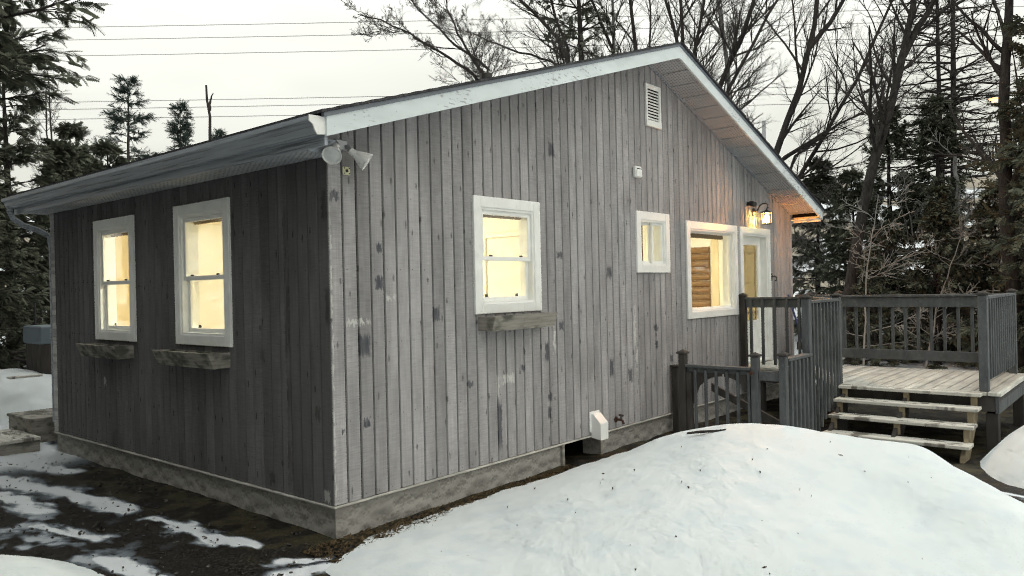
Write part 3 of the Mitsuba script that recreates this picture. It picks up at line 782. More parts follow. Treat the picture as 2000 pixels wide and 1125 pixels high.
for i, (x, y, e) in enumerate(((1.5, 2.6, 75.0), (4.5, 2.2, 40.0), (7.4, 2.2, 75.0))):
    lamp = part(cabin, 'ceiling_lamp', lathe([(0.20, 0.0), (0.20, -0.02), (0.17, -0.03)], (x, y, 2.70)), 'm_white', smooth=40)
    part(lamp, 'bulb', lathe([(0.165, -0.026), (0.15, -0.07), (0.10, -0.10), (0.0, -0.112)], (x, y, 2.70)), 'm_plastic_white', smooth=True, emitter={'type': 'area', 'radiance': {'type': 'rgb', 'value': [1.62 * e, 1.60 * e, 1.20 * e]}})


# ------------------------------------------------------------------ planters
def planter(M, u0, u1, ztop, label, lean=0.06, h=0.145, proud=0.225):
    k = thing('planter_box', label, 'planter box', 'wooden planter boxes under the windows')
    t = 0.02
    zb = ztop - h
    fr = hull([(u, n, z) for u in (u0, u1) for n, z in ((proud, ztop), (proud - t, ztop), (proud - lean, zb), (proud - lean - t, zb))])
    part(k, 'front_board', put(M, fr), 'm_old_wood')
    for (a, b) in ((u0 + 0.001, u0 + t), (u1 - t, u1 - 0.001)):
        part(k, 'end_board', put(M, hull([(u, n, z) for u in (a, b) for n, z in ((0.003, ztop - 0.004), (proud - t - 0.001, ztop - 0.004), (0.003, zb + 0.004), (proud - lean - t - 0.001, zb + 0.004))])), 'm_old_wood')
    part(k, 'bottom_board', put(M, cbox(u0 + t, u1 - t, 0.004, proud - lean - t, zb + 0.002, zb + 0.02)), 'm_old_wood')
    part(k, 'back_board', put(M, cbox(u0 + t, u1 - t, 0.003, 0.02, zb + 0.021, ztop - 0.01)), 'm_old_wood')
    us = np.linspace(u0 + t, u1 - t, 30)
    ns = np.linspace(0.02, proud - t - 0.02, 8)
    U, N = np.meshgrid(us, ns, indexing='ij')
    Zs = ztop - 0.045 + 0.02 * rng.random(U.shape)
    part(k, 'soil', put(M, (np.stack([U, N, Zs], -1).reshape(-1, 3), grid_faces(30, 8))), 'm_ground')
    return k


planter(MG, 1.70, 2.665, 1.422, 'pale weathered planter box under the gable window', 0.05)
planter(ME, 1.50, 2.575, 1.155, 'dark mossy planter box under the eave wall window nearest the corner')
planter(ME, 3.47, 4.46, 1.160, 'dark planter box under the eave wall window farthest from the corner')

# ------------------------------------------------------------------ fittings on the walls
fl = thing('floodlight', 'white twin floodlight under the roof corner', 'floodlight')
part(fl, 'junction_box', put(MG, cbox(0.035, 0.155, 0.002, 0.07, 2.80, 2.885, 0.01)), 'm_metal_grey')


def flood_head(o, d, src):
    d = np.asarray(d, float) / np.linalg.norm(d)
    o = np.asarray(o, float)
    arm = part(fl, 'arm', tube([src, (np.asarray(src) + o) / 2 + [0, 0, 0.015], o + d * 0.02], 0.016, 10), 'm_metal_grey', smooth=40)
    h = part(fl, 'lamp_head', lathe([(0.0, -0.005), (0.026, 0.0), (0.030, 0.05), (0.036, 0.06), (0.058, 0.11), (0.075, 0.155), (0.077, 0.165), (0.071, 0.165), (0.068, 0.155)], o, d, 24), 'm_plastic_white', smooth=50)
    part(h, 'lens', lathe([(0.069, 0.156), (0.05, 0.162), (0.0, 0.166)], o, d, 24), 'm_lens', smooth=True)


flood_head((0.0, -0.12, 2.815), (-0.62, -0.50, -0.60), (0.07, -0.05, 2.84))
flood_head((0.15, -0.10, 2.80), (0.55, -0.45, -0.50), (0.13, -0.06, 2.83))

pl_ = thing('junction_plate', 'small square yellowish plate with dark hole below the floodlight', 'plate')
part(pl_, 'plate', put(MG, cbox(0.142, 0.212, 0.001, 0.02, 2.618, 2.682, 0.004)), 'm_plate_yellow')
part(pl_, 'screw', put(MG, cat([cbox(u - 0.004, u + 0.004, 0.0201, 0.023, z - 0.004, z + 0.004) for u in (0.153, 0.201) for z in (2.629, 2.671)])), 'm_metal_dark')
part(pl_, 'hole', put(MG, hull([(0.177 + 0.013 * math.cos(a), n, 2.65 + 0.013 * math.sin(a)) for a in np.linspace(0, 6.28, 12) for n in (0.0205, 0.024)])), 'm_metal_dark')

sn = thing('sensor_box', 'small white box high on the gable wall above the sliding window', 'box')
part(sn, 'housing', put(MG, cbox(4.545, 4.685, 0.001, 0.055, 3.01, 3.15, 0.012)), 'm_plastic_white')
part(sn, 'cover', put(MG, cbox(4.557, 4.673, 0.0555, 0.062, 3.02, 3.105, 0.004)), 'm_plastic_white')
part(sn, 'slot', put(MG, cbox(4.565, 4.665, 0.0555, 0.060, 3.112, 3.122, 0.002)), 'm_metal_dark')

cm = thing('wall_camera', 'small black wall camera left of the lit lantern', 'camera')
part(cm, 'mount', put(MG, cbox(7.90, 7.96, 0.001, 0.03, 2.88, 2.94, 0.006)), 'm_metal_dark')
part(cm, 'body', lathe([(0.0, -0.03), (0.035, -0.02), (0.045, 0.02), (0.045, 0.09), (0.035, 0.10), (0.0, 0.10)], (7.93, -0.06, 2.915), (-0.4, -0.8, -0.25), 16), 'm_metal_dark', smooth=40)

ln = thing('wall_lantern', 'lit lantern with curled black bracket above the door', 'lamp')
lx, ly, lz = 8.17, -0.21, 2.70
part(ln, 'back_plate', lathe([(0.0, 0.03), (0.03, 0.028), (0.055, 0.012), (0.06, 0.0)], (lx, 0.0, 2.80), (0, -1, 0), 18), 'm_metal_dark', smooth=40)
ang = np.linspace(-0.3, 1.35 * math.pi, 22)
hook = [(lx, 0.0, 2.80), (lx, -0.05, 2.80)] + [(lx, ly + 0.02 - 0.062 * math.cos(t), 2.86 + 0.062 * math.sin(t)) for t in np.linspace(math.pi * -0.25 + math.pi, -0.2 * math.pi, 16)] + [(lx, ly, 2.825)]
part(ln, 'bracket', tube([(lx, -0.02, 2.80), (lx, -0.06, 2.815), (lx, -0.085, 2.855), (lx, -0.105, 2.895), (lx, -0.15, 2.92), (lx, -0.20, 2.92), (lx, -0.235, 2.895), (lx, -0.235, 2.855), (lx, -0.21, 2.83), (lx, ly, 2.80)], 0.010, 10), 'm_metal_dark', smooth=True)
part(ln, 'cap', lathe([(0.0, 0.045), (0.02, 0.04), (0.03, 0.03), (0.095, 0.0), (0.10, -0.012), (0.0, -0.010)], (lx, ly, 2.775), sides=20), 'm_metal_dark', smooth=35)
part(ln, 'cage', [tube([(lx + 0.082 * math.cos(a), ly + 0.082 * math.sin(a), 2.765), (lx + 0.066 * math.cos(a), ly + 0.066 * math.sin(a), 2.60)], 0.005, 6) for a in np.arange(6) * math.pi / 3] + [lathe([(0.0, 0.0), (0.07, 0.0), (0.07, -0.012), (0.0, -0.014)], (lx, ly, 2.60), sides=18)], 'm_metal_dark')
part(ln, 'glass', lathe([(0.078, 0.165), (0.062, 0.003)], (lx, ly, 2.60), sides=24), 'm_glass')
part(ln, 'bulb', lathe([(0.0, 0.0), (0.028, 0.01), (0.042, 0.04), (0.045, 0.07), (0.03, 0.10), (0.012, 0.12), (0.0, 0.125)], (lx, ly, 2.62), sides=16), 'm_plastic_white', smooth=True, emitter={'type': 'area', 'radiance': {'type': 'rgb', 'value': [720.0, 250.0, 32.0]}})

bl = thing('wall_hook', 'small dark metal bracket right of the door frame', 'bracket')
part(bl, 'plate', put(MG, cbox(8.79, 8.83, 0.001, 0.02, 1.71, 1.83, 0.004)), 'm_metal_dark')
part(bl, 'hook', tube([(8.81, -0.015, 1.78), (8.82, -0.07, 1.775), (8.83, -0.09, 1.75), (8.83, -0.085, 1.71), (8.82, -0.06, 1.70)], 0.011, 8), 'm_metal_dark', smooth=True)

dv = thing('dryer_vent', 'white plastic dryer vent hood at the bottom of the gable wall', 'vent')
part(dv, 'flange', put(MG, cbox(3.50, 3.70, 0.001, 0.012, 0.03, 0.26, 0.004)), 'm_plastic_white')
part(dv, 'hood', put(MG, hull([(u, n, z) for u in (3.525, 3.675) for n, z in ((0.012, 0.235), (0.04, 0.238), (0.135, 0.14), (0.14, 0.125), (0.14, -0.05), (0.012, -0.03))])), 'm_plastic_white')

tp = thing('garden_tap', 'small dark outdoor tap low on the gable wall right of the vent hood', 'tap')
part(tp, 'body', [tube([(4.05, 0.0, 0.10), (4.05, -0.07, 0.10), (4.05, -0.10, 0.085), (4.05, -0.11, 0.05)], 0.014, 10), lathe([(0.0, 0.0), (0.035, 0.002), (0.035, 0.008), (0.0, 0.01)], (4.05, 0.0, 0.10), (0, -1, 0), 14)], 'm_rust', smooth=40)
part(tp, 'handle', [tube([(4.05, -0.07, 0.10), (4.05, -0.075, 0.15)], 0.008, 8), lathe([(0.0, 0.0), (0.032, 0.0), (0.032, 0.01), (0.0, 0.01)], (4.05, -0.075, 0.15), (0, -0.2, 1), 12)], 'm_metal_dark', smooth=40)

# ------------------------------------------------------------------ deck
DZ = 0.405
deck = thing('deck', 'blue grey wooden deck with railings and open steps at the cabin door', 'deck')
x_w, x_e, y_s = 6.22, 8.45, -3.60
dpoly = m3.CrossSection([[(x_w, y_s), (x_e, y_s), (x_e, -0.86), (9.75, -0.86), (9.75, -0.03), (7.52, -0.03), (7.52, -1.05), (x_w, -1.80)]])
floor = part(deck, 'floor', unman(m3.Manifold.extrude(dpoly.offset(-0.03, m3.JoinType.Miter), 0.04).translate((0, 0, DZ - 0.10))), 'm_dark_wood')
y = y_s
while y < -0.04:
    y2 = min(y + 0.142, -0.03)
    strip = m3.CrossSection([[(5.0, y + 0.007), (11, y + 0.007), (11, y2 - 0.007), (5.0, y2 - 0.007)]]) ^ dpoly
    if not strip.is_empty():
        part(floor, 'floor_board', unman(m3.Manifold.extrude(strip, 0.034).translate((0, 0, DZ - 0.034 - 0.003 * rng.random()))), 'm_deck_floor')
    y = y2
# rim boards
rim = part(deck, 'rim_board', cbox(x_w + 0.02, x_e - 0.02, y_s + 0.03, y_s + 0.068, DZ - 0.235, DZ - 0.04, 0.004), 'm_deck_paint')
for q in (cbox(x_w + 0.03, x_w + 0.068, y_s + 0.07, -1.84, DZ - 0.215, DZ - 0.04, 0.004), cbox(7.53, 7.57, -1.0, -0.04, DZ - 0.215, DZ - 0.04, 0.004)):
    part(deck, 'rim_board', q, 'm_dark_wood')
for i in range(5):
    part(deck, 'joist', cbox(x_w + 0.5 + 0.4 * i, x_w + 0.54 + 0.4 * i, y_s + 0.07, -1.3, DZ - 0.225, DZ - 0.101), 'm_dark_wood')
for (x, y, g) in ((6.36, -3.50, -0.6), (8.30, -3.50, -0.6), (6.36, -1.86, -0.6), (8.30, -1.0, -0.6), (7.6, -0.3, -0.6)):
    part(deck, 'support_post', cbox(x - 0.07, x + 0.07, y - 0.05, y + 0.07, g, DZ - 0.236, 0.006), 'm_dark_wood')


def post(k, x, y, z0, z1, s=0.0445, capo=0.016, m='m_deck_paint'):
    p = part(k, 'post', cbox(x - s, x + s, y - s, y + s, z0, z1 - 0.02, 0.006), m)
    e = s + capo
    part(p, 'post_cap', cat([cbox(x - e, x + e, y - e, y + e, z1 - 0.0195, z1 + 0.004, 0.005), hull([(x + a * e * 0.8, y + b * e * 0.8, z1 + 0.0045) for a in (-1, 1) for b in (-1, 1)] + [(x, y, z1 + 0.03)])]), 'm_dark_wood')


def rails(k, p0, p1, z_top, z_bot, n, wide=0.09, bal=0.019, top_board=True, lower=0.13, zfun=None, side=1, extra=0.03, name='baluster'):
    """A straight run: cap board, boards on edge above and below, n balusters between p0 and p1."""
    p0, p1 = np.asarray(p0, float), np.asarray(p1, float)
    d = p1 - p0
    Ln = np.linalg.norm(d)
    d /= Ln
    nrm = np.array([-d[1], d[0]]) * side
    M = np.array([[d[0], nrm[0], 0], [d[1], nrm[1], 0], [0, 0, 1.0]])

    def pt(vf):
        v, f = put(M, vf)
        return v + np.array([p0[0], p0[1], 0]), f
    part(k, 'top_rail', pt(cbox(0, Ln, -0.05, 0.05, z_top - 0.034, z_top, 0.005)), 'm_deck_paint')
    if top_board:
        part(k, 'top_board', pt(cbox(0, Ln, -0.019, 0.019, z_top - 0.035 - wide, z_top - 0.035, 0.004)), 'm_deck_paint')
    if lower:
        part(k, 'bottom_rail', pt(cbox(0, Ln, -0.019, 0.019, z_bot, z_bot + lower, 0.004)), 'm_deck_paint')
    for i in range(n):
        u = Ln * (i + 0.5) / n
        zb = z_bot + 0.03 if zfun is None else zfun(p0 + d * u)
        part(k, name, pt(cbox(u - bal, u + bal, 0.0195, 0.0195 + 2 * bal, zb, z_top - 0.036, 0.004)), 'm_deck_paint')


rl = deck + '__railing'
labels[rl] = {'label': 'blue grey painted railing around the deck'}
del labels[rl]
RT = 1.47
# front corner post and south side
post(deck, 6.33, -3.42, DZ, RT + 0.035, 0.047)
post(deck, 8.40, -3.42, DZ - 0.2, RT + 0.03)
rails(deck, (6.38, -3.42), (8.35, -3.42), RT, DZ + 0.10, 13, side=-1)
# east side
post(deck, 8.40, -0.80, DZ - 0.2, RT + 0.03)
rails(deck, (8.40, -3.37), (8.40, -0.85), RT - 0.01, DZ + 0.12, 15, wide=0.145, lower=0.14, side=-1)
rails(deck, (8.45, -0.80), (9.70, -0.80), RT - 0.02, DZ + 0.10, 8)
post(deck, 9.70, -0.80, DZ - 0.2, RT + 0.02)
rails(deck, (9.70, -0.76), (9.70, -0.08), RT - 0.02, DZ + 0.10, 5)
# stub by the wall next to the door
post(deck, 7.545, -0.07, DZ - 0.25, RT + 0.03, m='m_dark_wood')
rails(deck, (7.545, -0.115), (7.545, -1.02), RT - 0.01, DZ + 0.02, 5, wide=0.12, lower=0.0, side=-1)
post(deck, 7.545, -1.06, DZ - 0.25, RT + 0.02)
rails(deck, (7.50, -1.09), (6.36, -1.80), RT - 0.01, DZ + 0.10, 8)
# tall screen beside the steps
post(deck, 6.27, -1.85, DZ - 0.3, RT + 0.035)
post(deck, 5.22, -1.85, -0.45, RT + 0.035)
rails(deck, (5.265, -1.85), (6.225, -1.85), RT - 0.01, 0.0, 8, wide=0.05, lower=0.0, bal=0.0145, zfun=lambda q: 0.36 - (6.2 - q[0]) * 0.62, side=-1)
# steps
TR = [(6.11, DZ - 0.006), (5.91, 0.258), (5.685, 0.098), (5.46, -0.075)]
for y0 in (-2.66, -1.97):
    stairs = part(deck, 'stair_stringer', hull([(xx, yy, zz) for yy in (y0, y0 + 0.04) for xx, zz in ((6.24, 0.36), (6.24, 0.10), (5.55, -0.42), (5.38, -0.42), (5.47, -0.16))]), 'm_dark_wood')
part(deck, 'stair_stringer', hull([(xx, yy, zz) for yy in (-3.36, -3.32) for xx, zz in ((6.24, 0.30), (6.24, 0.10), (5.55, -0.42), (5.42, -0.42), (5.47, -0.20))]), 'm_raw_wood')
for k, (x, z) in enumerate(TR):
    part(stairs, 'tread', cbox(x, x + 0.245, -3.42 + 0.01 * rng.random(), -1.90, z - 0.038, z, 0.006), 'm_tread')
    if k < 3:
        for y0 in (-1.98, -2.67, -3.36):
            part(stairs, 'bracket', cbox(x + 0.035, x + 0.075, y0 - 0.012, y0 + 0.05, z - 0.165, z - 0.039, 0.003), 'm_raw_wood')

# ------------------------------------------------------------------ garden gate and short fence
gx_ = 4.42
gt = thing('garden_gate', 'dark picket gate with curved braces between two posts near the gable wall', 'gate')
post(gt, gx_, -0.70, -0.4, 0.895, 0.040, 0.018, m='m_dark_wood')
post(gt, gx_, -1.57, -0.4, 0.895, 0.040, 0.018)
part(gt, 'top_rail', cbox(gx_ - 0.045, gx_ + 0.045, -1.525, -0.745, 0.725, 0.755, 0.004), 'm_deck_paint')
part(gt, 'top_board', cbox(gx_ + 0.005, gx_ + 0.035, -1.525, -0.745, 0.665, 0.724, 0.004), 'm_deck_paint')
for y in np.linspace(-0.86, -1.50, 6):
    part(gt, 'picket', cbox(gx_ - 0.030, gx_ + 0.004, y - 0.015, y + 0.015, -0.3, 0.70, 0.004), 'm_deck_paint')
part(gt, 'stile', cbox(gx_ - 0.02, gx_ + 0.034, -0.81, -0.745, -0.3, 0.664, 0.005), 'm_dark_wood')
for (y0, y1) in ((-0.81, -1.17), (-1.52, -1.20)):
    th = np.linspace(0, math.pi / 2, 8)
    arc_o = []
    pts = [(y1 + (y0 - y1) * (1 - math.cos(t)), 0.664 - 0.34 * (1 - math.cos(math.asin(min(1, abs((y1 + (y0 - y1) * (1 - math.cos(t))) - y1) / abs(y0 - y1)))))) for t in th]
    poly = [(y1, 0.664)] + [(a, b - 0.03) for a, b in pts] + [(y0, 0.664)]
    cs = m3.CrossSection([poly])
    if cs.area() <= 1e-6:
        cs = m3.CrossSection([poly[::-1]])
    mm = m3.Manifold.extrude(cs, 0.03)
    vv, ff = unman(mm)
    part(gt, 'brace', (np.stack([gx_ + 0.005 + vv[:, 2], vv[:, 0], vv[:, 1]], 1), ff), 'm_dark_wood')
part(gt, 'latch', lathe([(0.0, 0.0), (0.022, 0.0), (0.022, 0.03), (0.0, 0.032)], (gx_ - 0.045, -1.545, 0.70), (-1, 0, 0), 12), 'm_rust')
wp = thing('fence_post', 'short dark fence post standing against the gable wall behind the gate', 'post')
part(wp, 'shaft', cbox(5.36, 5.45, -0.12, -0.03, -0.5, 0.60, 0.006), 'm_dark_wood')
part(wp, 'cap', cbox(5.345, 5.465, -0.135, -0.015, 0.601, 0.625, 0.004), 'm_dark_wood')
fn_ = thing('picket_fence', 'low blue grey picket fence joining the gate to the deck stairs', 'fence')
post(fn_, gx_, -1.88, -0.4, 0.915, 0.040, 0.018)
part(fn_, 'cross_rail', cbox(gx_ - 0.02, gx_ + 0.02, -1.838, -1.612, 0.62, 0.725, 0.004), 'm_deck_paint')
part(fn_, 'cross_rail', hull([(gx_ + 0.3 + a, y, z + b) for a in (0, 0.04) for (y, z) in ((-0.9, 0.42), (-1.82, 0.0)) for b in (0, 0.09)]), 'm_dark_wood')
rails(fn_, (gx_ + 0.045, -1.88), (5.17, -1.88), 0.865, -0.15, 6, wide=0.05, lower=0.06, side=-1, name='picket', bal=0.018)

sv = thing('snow_shovel', 'blue handled snow shovel leaning in the corner of the deck', 'shovel')
part(sv, 'handle', tube([(9.42, -0.05, 1.46), (9.33, -0.30, 0.72)], 0.017, 8), 'm_blue', smooth=40)
bl_u = np.linspace(-0.22, 0.22, 9)
bl_v = np.linspace(0, 0.36, 5)
U, V = np.meshgrid(bl_u, bl_v, indexing='ij')
cs_ = np.stack([9.32 + U * 0.9 - 0.03 * (V / 0.36), -0.32 - 0.09 * V - 0.9 * U ** 2 * 0.6 - 0.02 + U * 0.2, 0.78 - V], -1).reshape(-1, 3)
ff = grid_faces(9, 5)
part(sv, 'blade', (np.vstack([cs_, cs_ + [0.0, 0.006, 0]]), np.vstack([ff, ff[:, ::-1] + 45])), 'm_blue', smooth=True)

# ------------------------------------------------------------------ old steps and bits left of the cabin
st = thing('wooden_steps', 'two old mossy wooden steps behind the far end of the eave wall', 'steps')
for nm, x0, x1, y0, y1, zt in (('lower_step', -0.72, -0.10, 5.95, 7.0, -0.075), ('upper_step', -0.10, 0.95, 6.35, 7.25, 0.105)):
    s = part(st, nm, cbox(x0 + 0.02, x1 - 0.01, y0 + 0.02, y1 - 0.02, -0.45, zt - 0.04, 0.006), 'm_old_wood')
    nbd = 3
    for k in range(nbd):
        a = x0 + (x1 - x0) * k / nbd
        part(s, 'plank', cbox(a + 0.004, a + (x1 - x0) / nbd - 0.004, y0, y1, zt - 0.039, zt, 0.005), 'm_tread' if nm == 'lower_step' else 'm_old_wood')
ub = thing('utility_box', 'blue grey box on dark legs far behind the left edge of the cabin', 'box')
part(ub, 'body', cbox(0.98, 1.9, 9.2, 10.0, 0.92, 1.22, 0.02), 'm_box_grey')
part(ub, 'leg', cbox(1.0, 1.82, 9.22, 9.92, -0.4, 0.919), 'm_dark_wood')
pk = thing('loose_plank', 'snow dusted plank lying on the heap behind the steps', 'plank')
scene[pk] = mikit.ply(cat([cbox(0.18, 0.62, 8.02, 8.16, 0.50, 0.53, 0.004)]), 'm_tread')
mp = thing('metal_stake', 'thin dark stake standing in snow behind the left heap', 'stake')
scene[mp] = mikit.ply(tube([(1.37, 10.6, -0.1), (1.37, 10.6, 1.6)], 0.02, 8), 'm_wire', smooth=40)
wpile = thing('brush_pile', 'dark pile of cut branches behind the snow heap at left', 'brush pile')
br = []
for k in range(60):
    c0 = np.array([1.9 + rng.normal(0, 0.9), 11.6 + rng.normal(0, 0.5), 0.2 + abs(rng.normal(0, 0.35))])
    d = rng.normal(0, 1, 3) * [1, 0.7, 0.25]
    d *= rng.uniform(0.5, 1.2) / np.linalg.norm(d)
    br.append(tube([c0 - d / 2, c0 + rng.normal(0, 0.05, 3), c0 + d / 2], [0.035, 0.03, 0.015], 5))
for q in br:
    part(wpile, 'branch', q, 'm_bark')


# ------------------------------------------------------------------ litter on the snow
def bank_z(x, y):
    return float(bank_fn(np.array([[x, y]]))[0])


lit = []
for k in range(48):
    x, y = rng.uniform(0.0, 3.9), rng.uniform(-3.9, -0.6)
    z = bank_z(x, y)
    if z < -0.2:
        continue
    s = rng.uniform(0.003, 0.008) * (2.2 if k % 17 == 0 else 1)
    a = rng.uniform(0, 6.28)
    d1, d2 = np.array([math.cos(a), math.sin(a), 0.1]) * s * rng.uniform(1, 2.6), np.array([-math.sin(a), math.cos(a), 0.2]) * s * 0.6
    c0 = np.array([x, y, z - 0.03])
    lit.append(hull([c0 + d1, c0 - d1, c0 + d2, c0 - d2, c0 + [0, 0, s * 0.6], c0 - [0, 0, 0.02]]))
lk = 'bark_litter'
struct(lk, cat(lit), 'm_litter', kind='stuff', label='scattered bits of bark and needles on the big snow bank', cat_='litter')
moss_p = []
for k in range(2600):
    t = rng.random()
    x = -0.35 + 3.4 * t ** 1.3
    y = -0.03 - (0.46 * (1 - t) ** 0.8 + 0.10) * rng.random()
    z = float(ground_z(x, y)) + 0.0
    a, s = rng.uniform(0, 6.28), rng.uniform(0.008, 0.03)
    d1, d2 = np.array([math.cos(a), math.sin(a), rng.uniform(-0.2, 0.8)]) * s, np.array([-math.sin(a), math.cos(a), 0.3]) * s * 0.35
    c0 = np.array([x, y, z + 0.012])
    moss_p.append((np.array([c0 - d1, c0 + d2, c0 + d1, c0 - d2]), np.array([[0, 1, 2], [0, 2, 3]])))
mat('m_dead_leaf', {'type': 'diffuse', 'reflectance': proc(lambda p, n, uv: mix(C3(0.03, 0.026, 0.014), C3(0.12, 0.085, 0.05), noise(p.x * 60, p.y * 60)))})
struct('leaf_litter', cat(moss_p), 'm_dead_leaf', kind='stuff', label='dead leaves and moss along the foot of the gable wall', cat_='leaf litter')
peb = []
for k in range(1100):
    x, y = rng.uniform(-2.6, 0.0), rng.uniform(-1.0, 5.5)
    if x > -0.02 and y > 0:
        continue
    s = rng.uniform(0.004, 0.016) * (1.8 if k % 31 == 0 else 1)
    c0 = np.array([x, y, float(ground_z(x, y)) + 0.006])
    d = rng.normal(0, 1, (3, 3)) * 0.35 + np.eye(3) * [1, 1, 0.6]
    o = np.vstack([d, -d]) * s
    peb.append((c0 + o, np.array([[0, 1, 2], [1, 3, 2], [3, 4, 2], [4, 0, 2], [1, 0, 5], [3, 1, 5], [4, 3, 5], [0, 4, 5]])))
mat('m_gravel', {'type': 'diffuse', 'reflectance': proc(lambda p, n, uv: mix(C3(0.02, 0.018, 0.015), C3(0.16, 0.15, 0.14), dr.square(noise(p.x * 55, p.y * 55))))})
struct('gravel', cat(peb), 'm_gravel', kind='stuff', label='wet gravel and crumbs of debris on the dark mud', cat_='gravel')
tw = thing('fallen_twig', 'short dark twig lying near the crest of the big snow bank', 'twig')
zt_ = bank_z(2.80, -1.75) - 0.02
scene[tw] = mikit.ply(cat([tube([(2.74, -1.62, zt_ - 0.005), (2.80, -1.72, zt_ + 0.01), (2.86, -1.84, zt_ + 0.02), (2.92, -1.92, zt_ + 0.035)], [0.010, 0.014, 0.011, 0.005], 6), tube([(2.80, -1.72, zt_ + 0.01), (2.76, -1.80, zt_ + 0.02)], [0.01, 0.004], 5)]), 'm_bark')


# ------------------------------------------------------------------ trees
def resample(P, n):
    P = np.asarray(P, float)
    s = np.r_[0, np.cumsum(np.linalg.norm(np.diff(P, axis=0), axis=1))]
    t = np.linspace(0, s[-1], n)
    return np.stack([np.interp(t, s, P[:, k]) for k in range(3)], 1)


def children(P, R, k, lo, hi, ratio, ang, rr, n=5, up=0.25, wig=0.12, g=None, minlen=0.0, maxlen=99):
    """k side branches on each path of P (m, n0, 3)."""
    m, n0, _ = P.shape
    t = g.uniform(lo, hi, (m, k)) * (n0 - 1)
    i = np.minimum(t.astype(int), n0 - 2)
    w = (t - i)[..., None]
    mi_ = np.arange(m)[:, None]
    base = P[mi_, i] * (1 - w) + P[mi_, i + 1] * w
    tan = P[mi_, i + 1] - P[mi_, i]
    tan /= np.maximum(np.linalg.norm(tan, axis=2, keepdims=True), 1e-9)
    rad = R[mi_, i] * (1 - w[..., 0]) + R[mi_, i + 1] * w[..., 0]
    Lp = np.linalg.norm(np.diff(P, axis=1), axis=2).sum(1)[:, None]
    Lc = np.clip(Lp * ratio * (1.1 - 0.6 * t / (n0 - 1)) * g.uniform(0.6, 1.2, (m, k)), minlen, maxlen)
    perp = g.normal(0, 1, (m, k, 3))
    perp -= (perp * tan).sum(2, keepdims=True) * tan
    perp /= np.maximum(np.linalg.norm(perp, axis=2, keepdims=True), 1e-9)
    a = g.normal(ang, 0.15, (m, k, 1))
    d = (tan * np.cos(a) + perp * np.sin(a)).reshape(-1, 3)
    base, Lc, rad = base.reshape(-1, 3), Lc.reshape(-1), rad.reshape(-1)
    pts = [base]
    step = (Lc / (n - 1))[:, None]
    for s in range(n - 1):
        d = d + [0, 0, up / (n - 1)] + g.normal(0, wig, d.shape)
        d /= np.linalg.norm(d, axis=1, keepdims=True)
        pts.append(pts[-1] + d * step)
    C = np.stack(pts, 1)
    r0 = rad * rr
    return C, r0[:, None] * np.linspace(1, 0.3, n)[None]


def bare_tree(name, label, trunks, r0, seed, ks=(12, 7, 5), bark_m='m_bark', twig_m='m_twig', lo=0.35, ratio=0.36, ang=0.75, up=0.35, rmin=0.004, group='bare trees behind the cabin', category='tree', buds=0, maxlen=99):
    g = np.random.default_rng(seed)
    k = thing(name, label, category, group)
    tv, lv, wv = [], [], []
    for j, P in enumerate(trunks):
        P = np.asarray(P, float)
        if j == 0:
            gz = float(ground_z(P[0, 0], P[0, 1])) - 0.3
            if P[0, 2] > gz + 0.3:
                d = P[1] - P[0]
                P = np.vstack([[P[0, 0] - 0.25 * d[0], P[0, 1] - 0.25 * d[1], gz], P])
        n = 14
        P = resample(P, n)
        jit = g.normal(0, 0.02, P.shape) * np.linspace(0.3, 1, n)[:, None]
        P = P + jit
        rj = r0 if j == 0 else r0 * 0.55
        R = rj * np.linspace(1, 0.32 if j == 0 else 0.25, n)
        tv.append(tubes(P[None], R[None], 9))
        c1, q1 = children(P[None], R[None], ks[0] if j == 0 else max(5, ks[0] * 2 // 3), lo if j == 0 else 0.15, 1.0, ratio, ang, 0.5, 7, up, 0.10, g, maxlen=maxlen)
        lv.append(tubes(c1, np.maximum(q1, rmin), 5))
        c2, q2 = children(c1, q1, ks[1], 0.2, 1.0, 0.5, 0.65, 0.55, 6, up * 0.8, 0.12, g)
        lv.append(tubes(c2, np.maximum(q2, rmin), 4))
        c3, q3 = children(c2, q2, ks[2], 0.15, 1.0, 0.5, 0.6, 0.6, 4, up * 0.6, 0.12, g)
        wv.append(tubes(c3, np.maximum(q3, rmin), 3))
        if len(ks) > 3:
            c4, q4 = children(c3, q3, ks[3], 0.2, 1.0, 0.55, 0.6, 0.7, 3, 0.1, 0.1, g)
            wv.append(tubes(c4, np.maximum(q4, rmin), 3))
            c3 = c4
        if buds:
            tips = c3[:, -1]
            tips = tips[g.random(len(tips)) < buds]
            a = g.normal(0, 0.028, (len(tips), 3))
            b = g.normal(0, 0.02, (len(tips), 3))
            v = np.stack([tips, tips + a, tips + a + b], 1).reshape(-1, 3)
            wv.append((v, np.arange(len(v)).reshape(-1, 3)))
    for j, q in enumerate(tv):
        part(k, 'trunk' if j == 0 else 'fork', q, bark_m, smooth=True)
        part(k, 'limbs', lv[2 * j:2 * j + 2], twig_m if r0 < 0.08 else bark_m)
    key = part(k, 'crown', wv, twig_m)
    return k


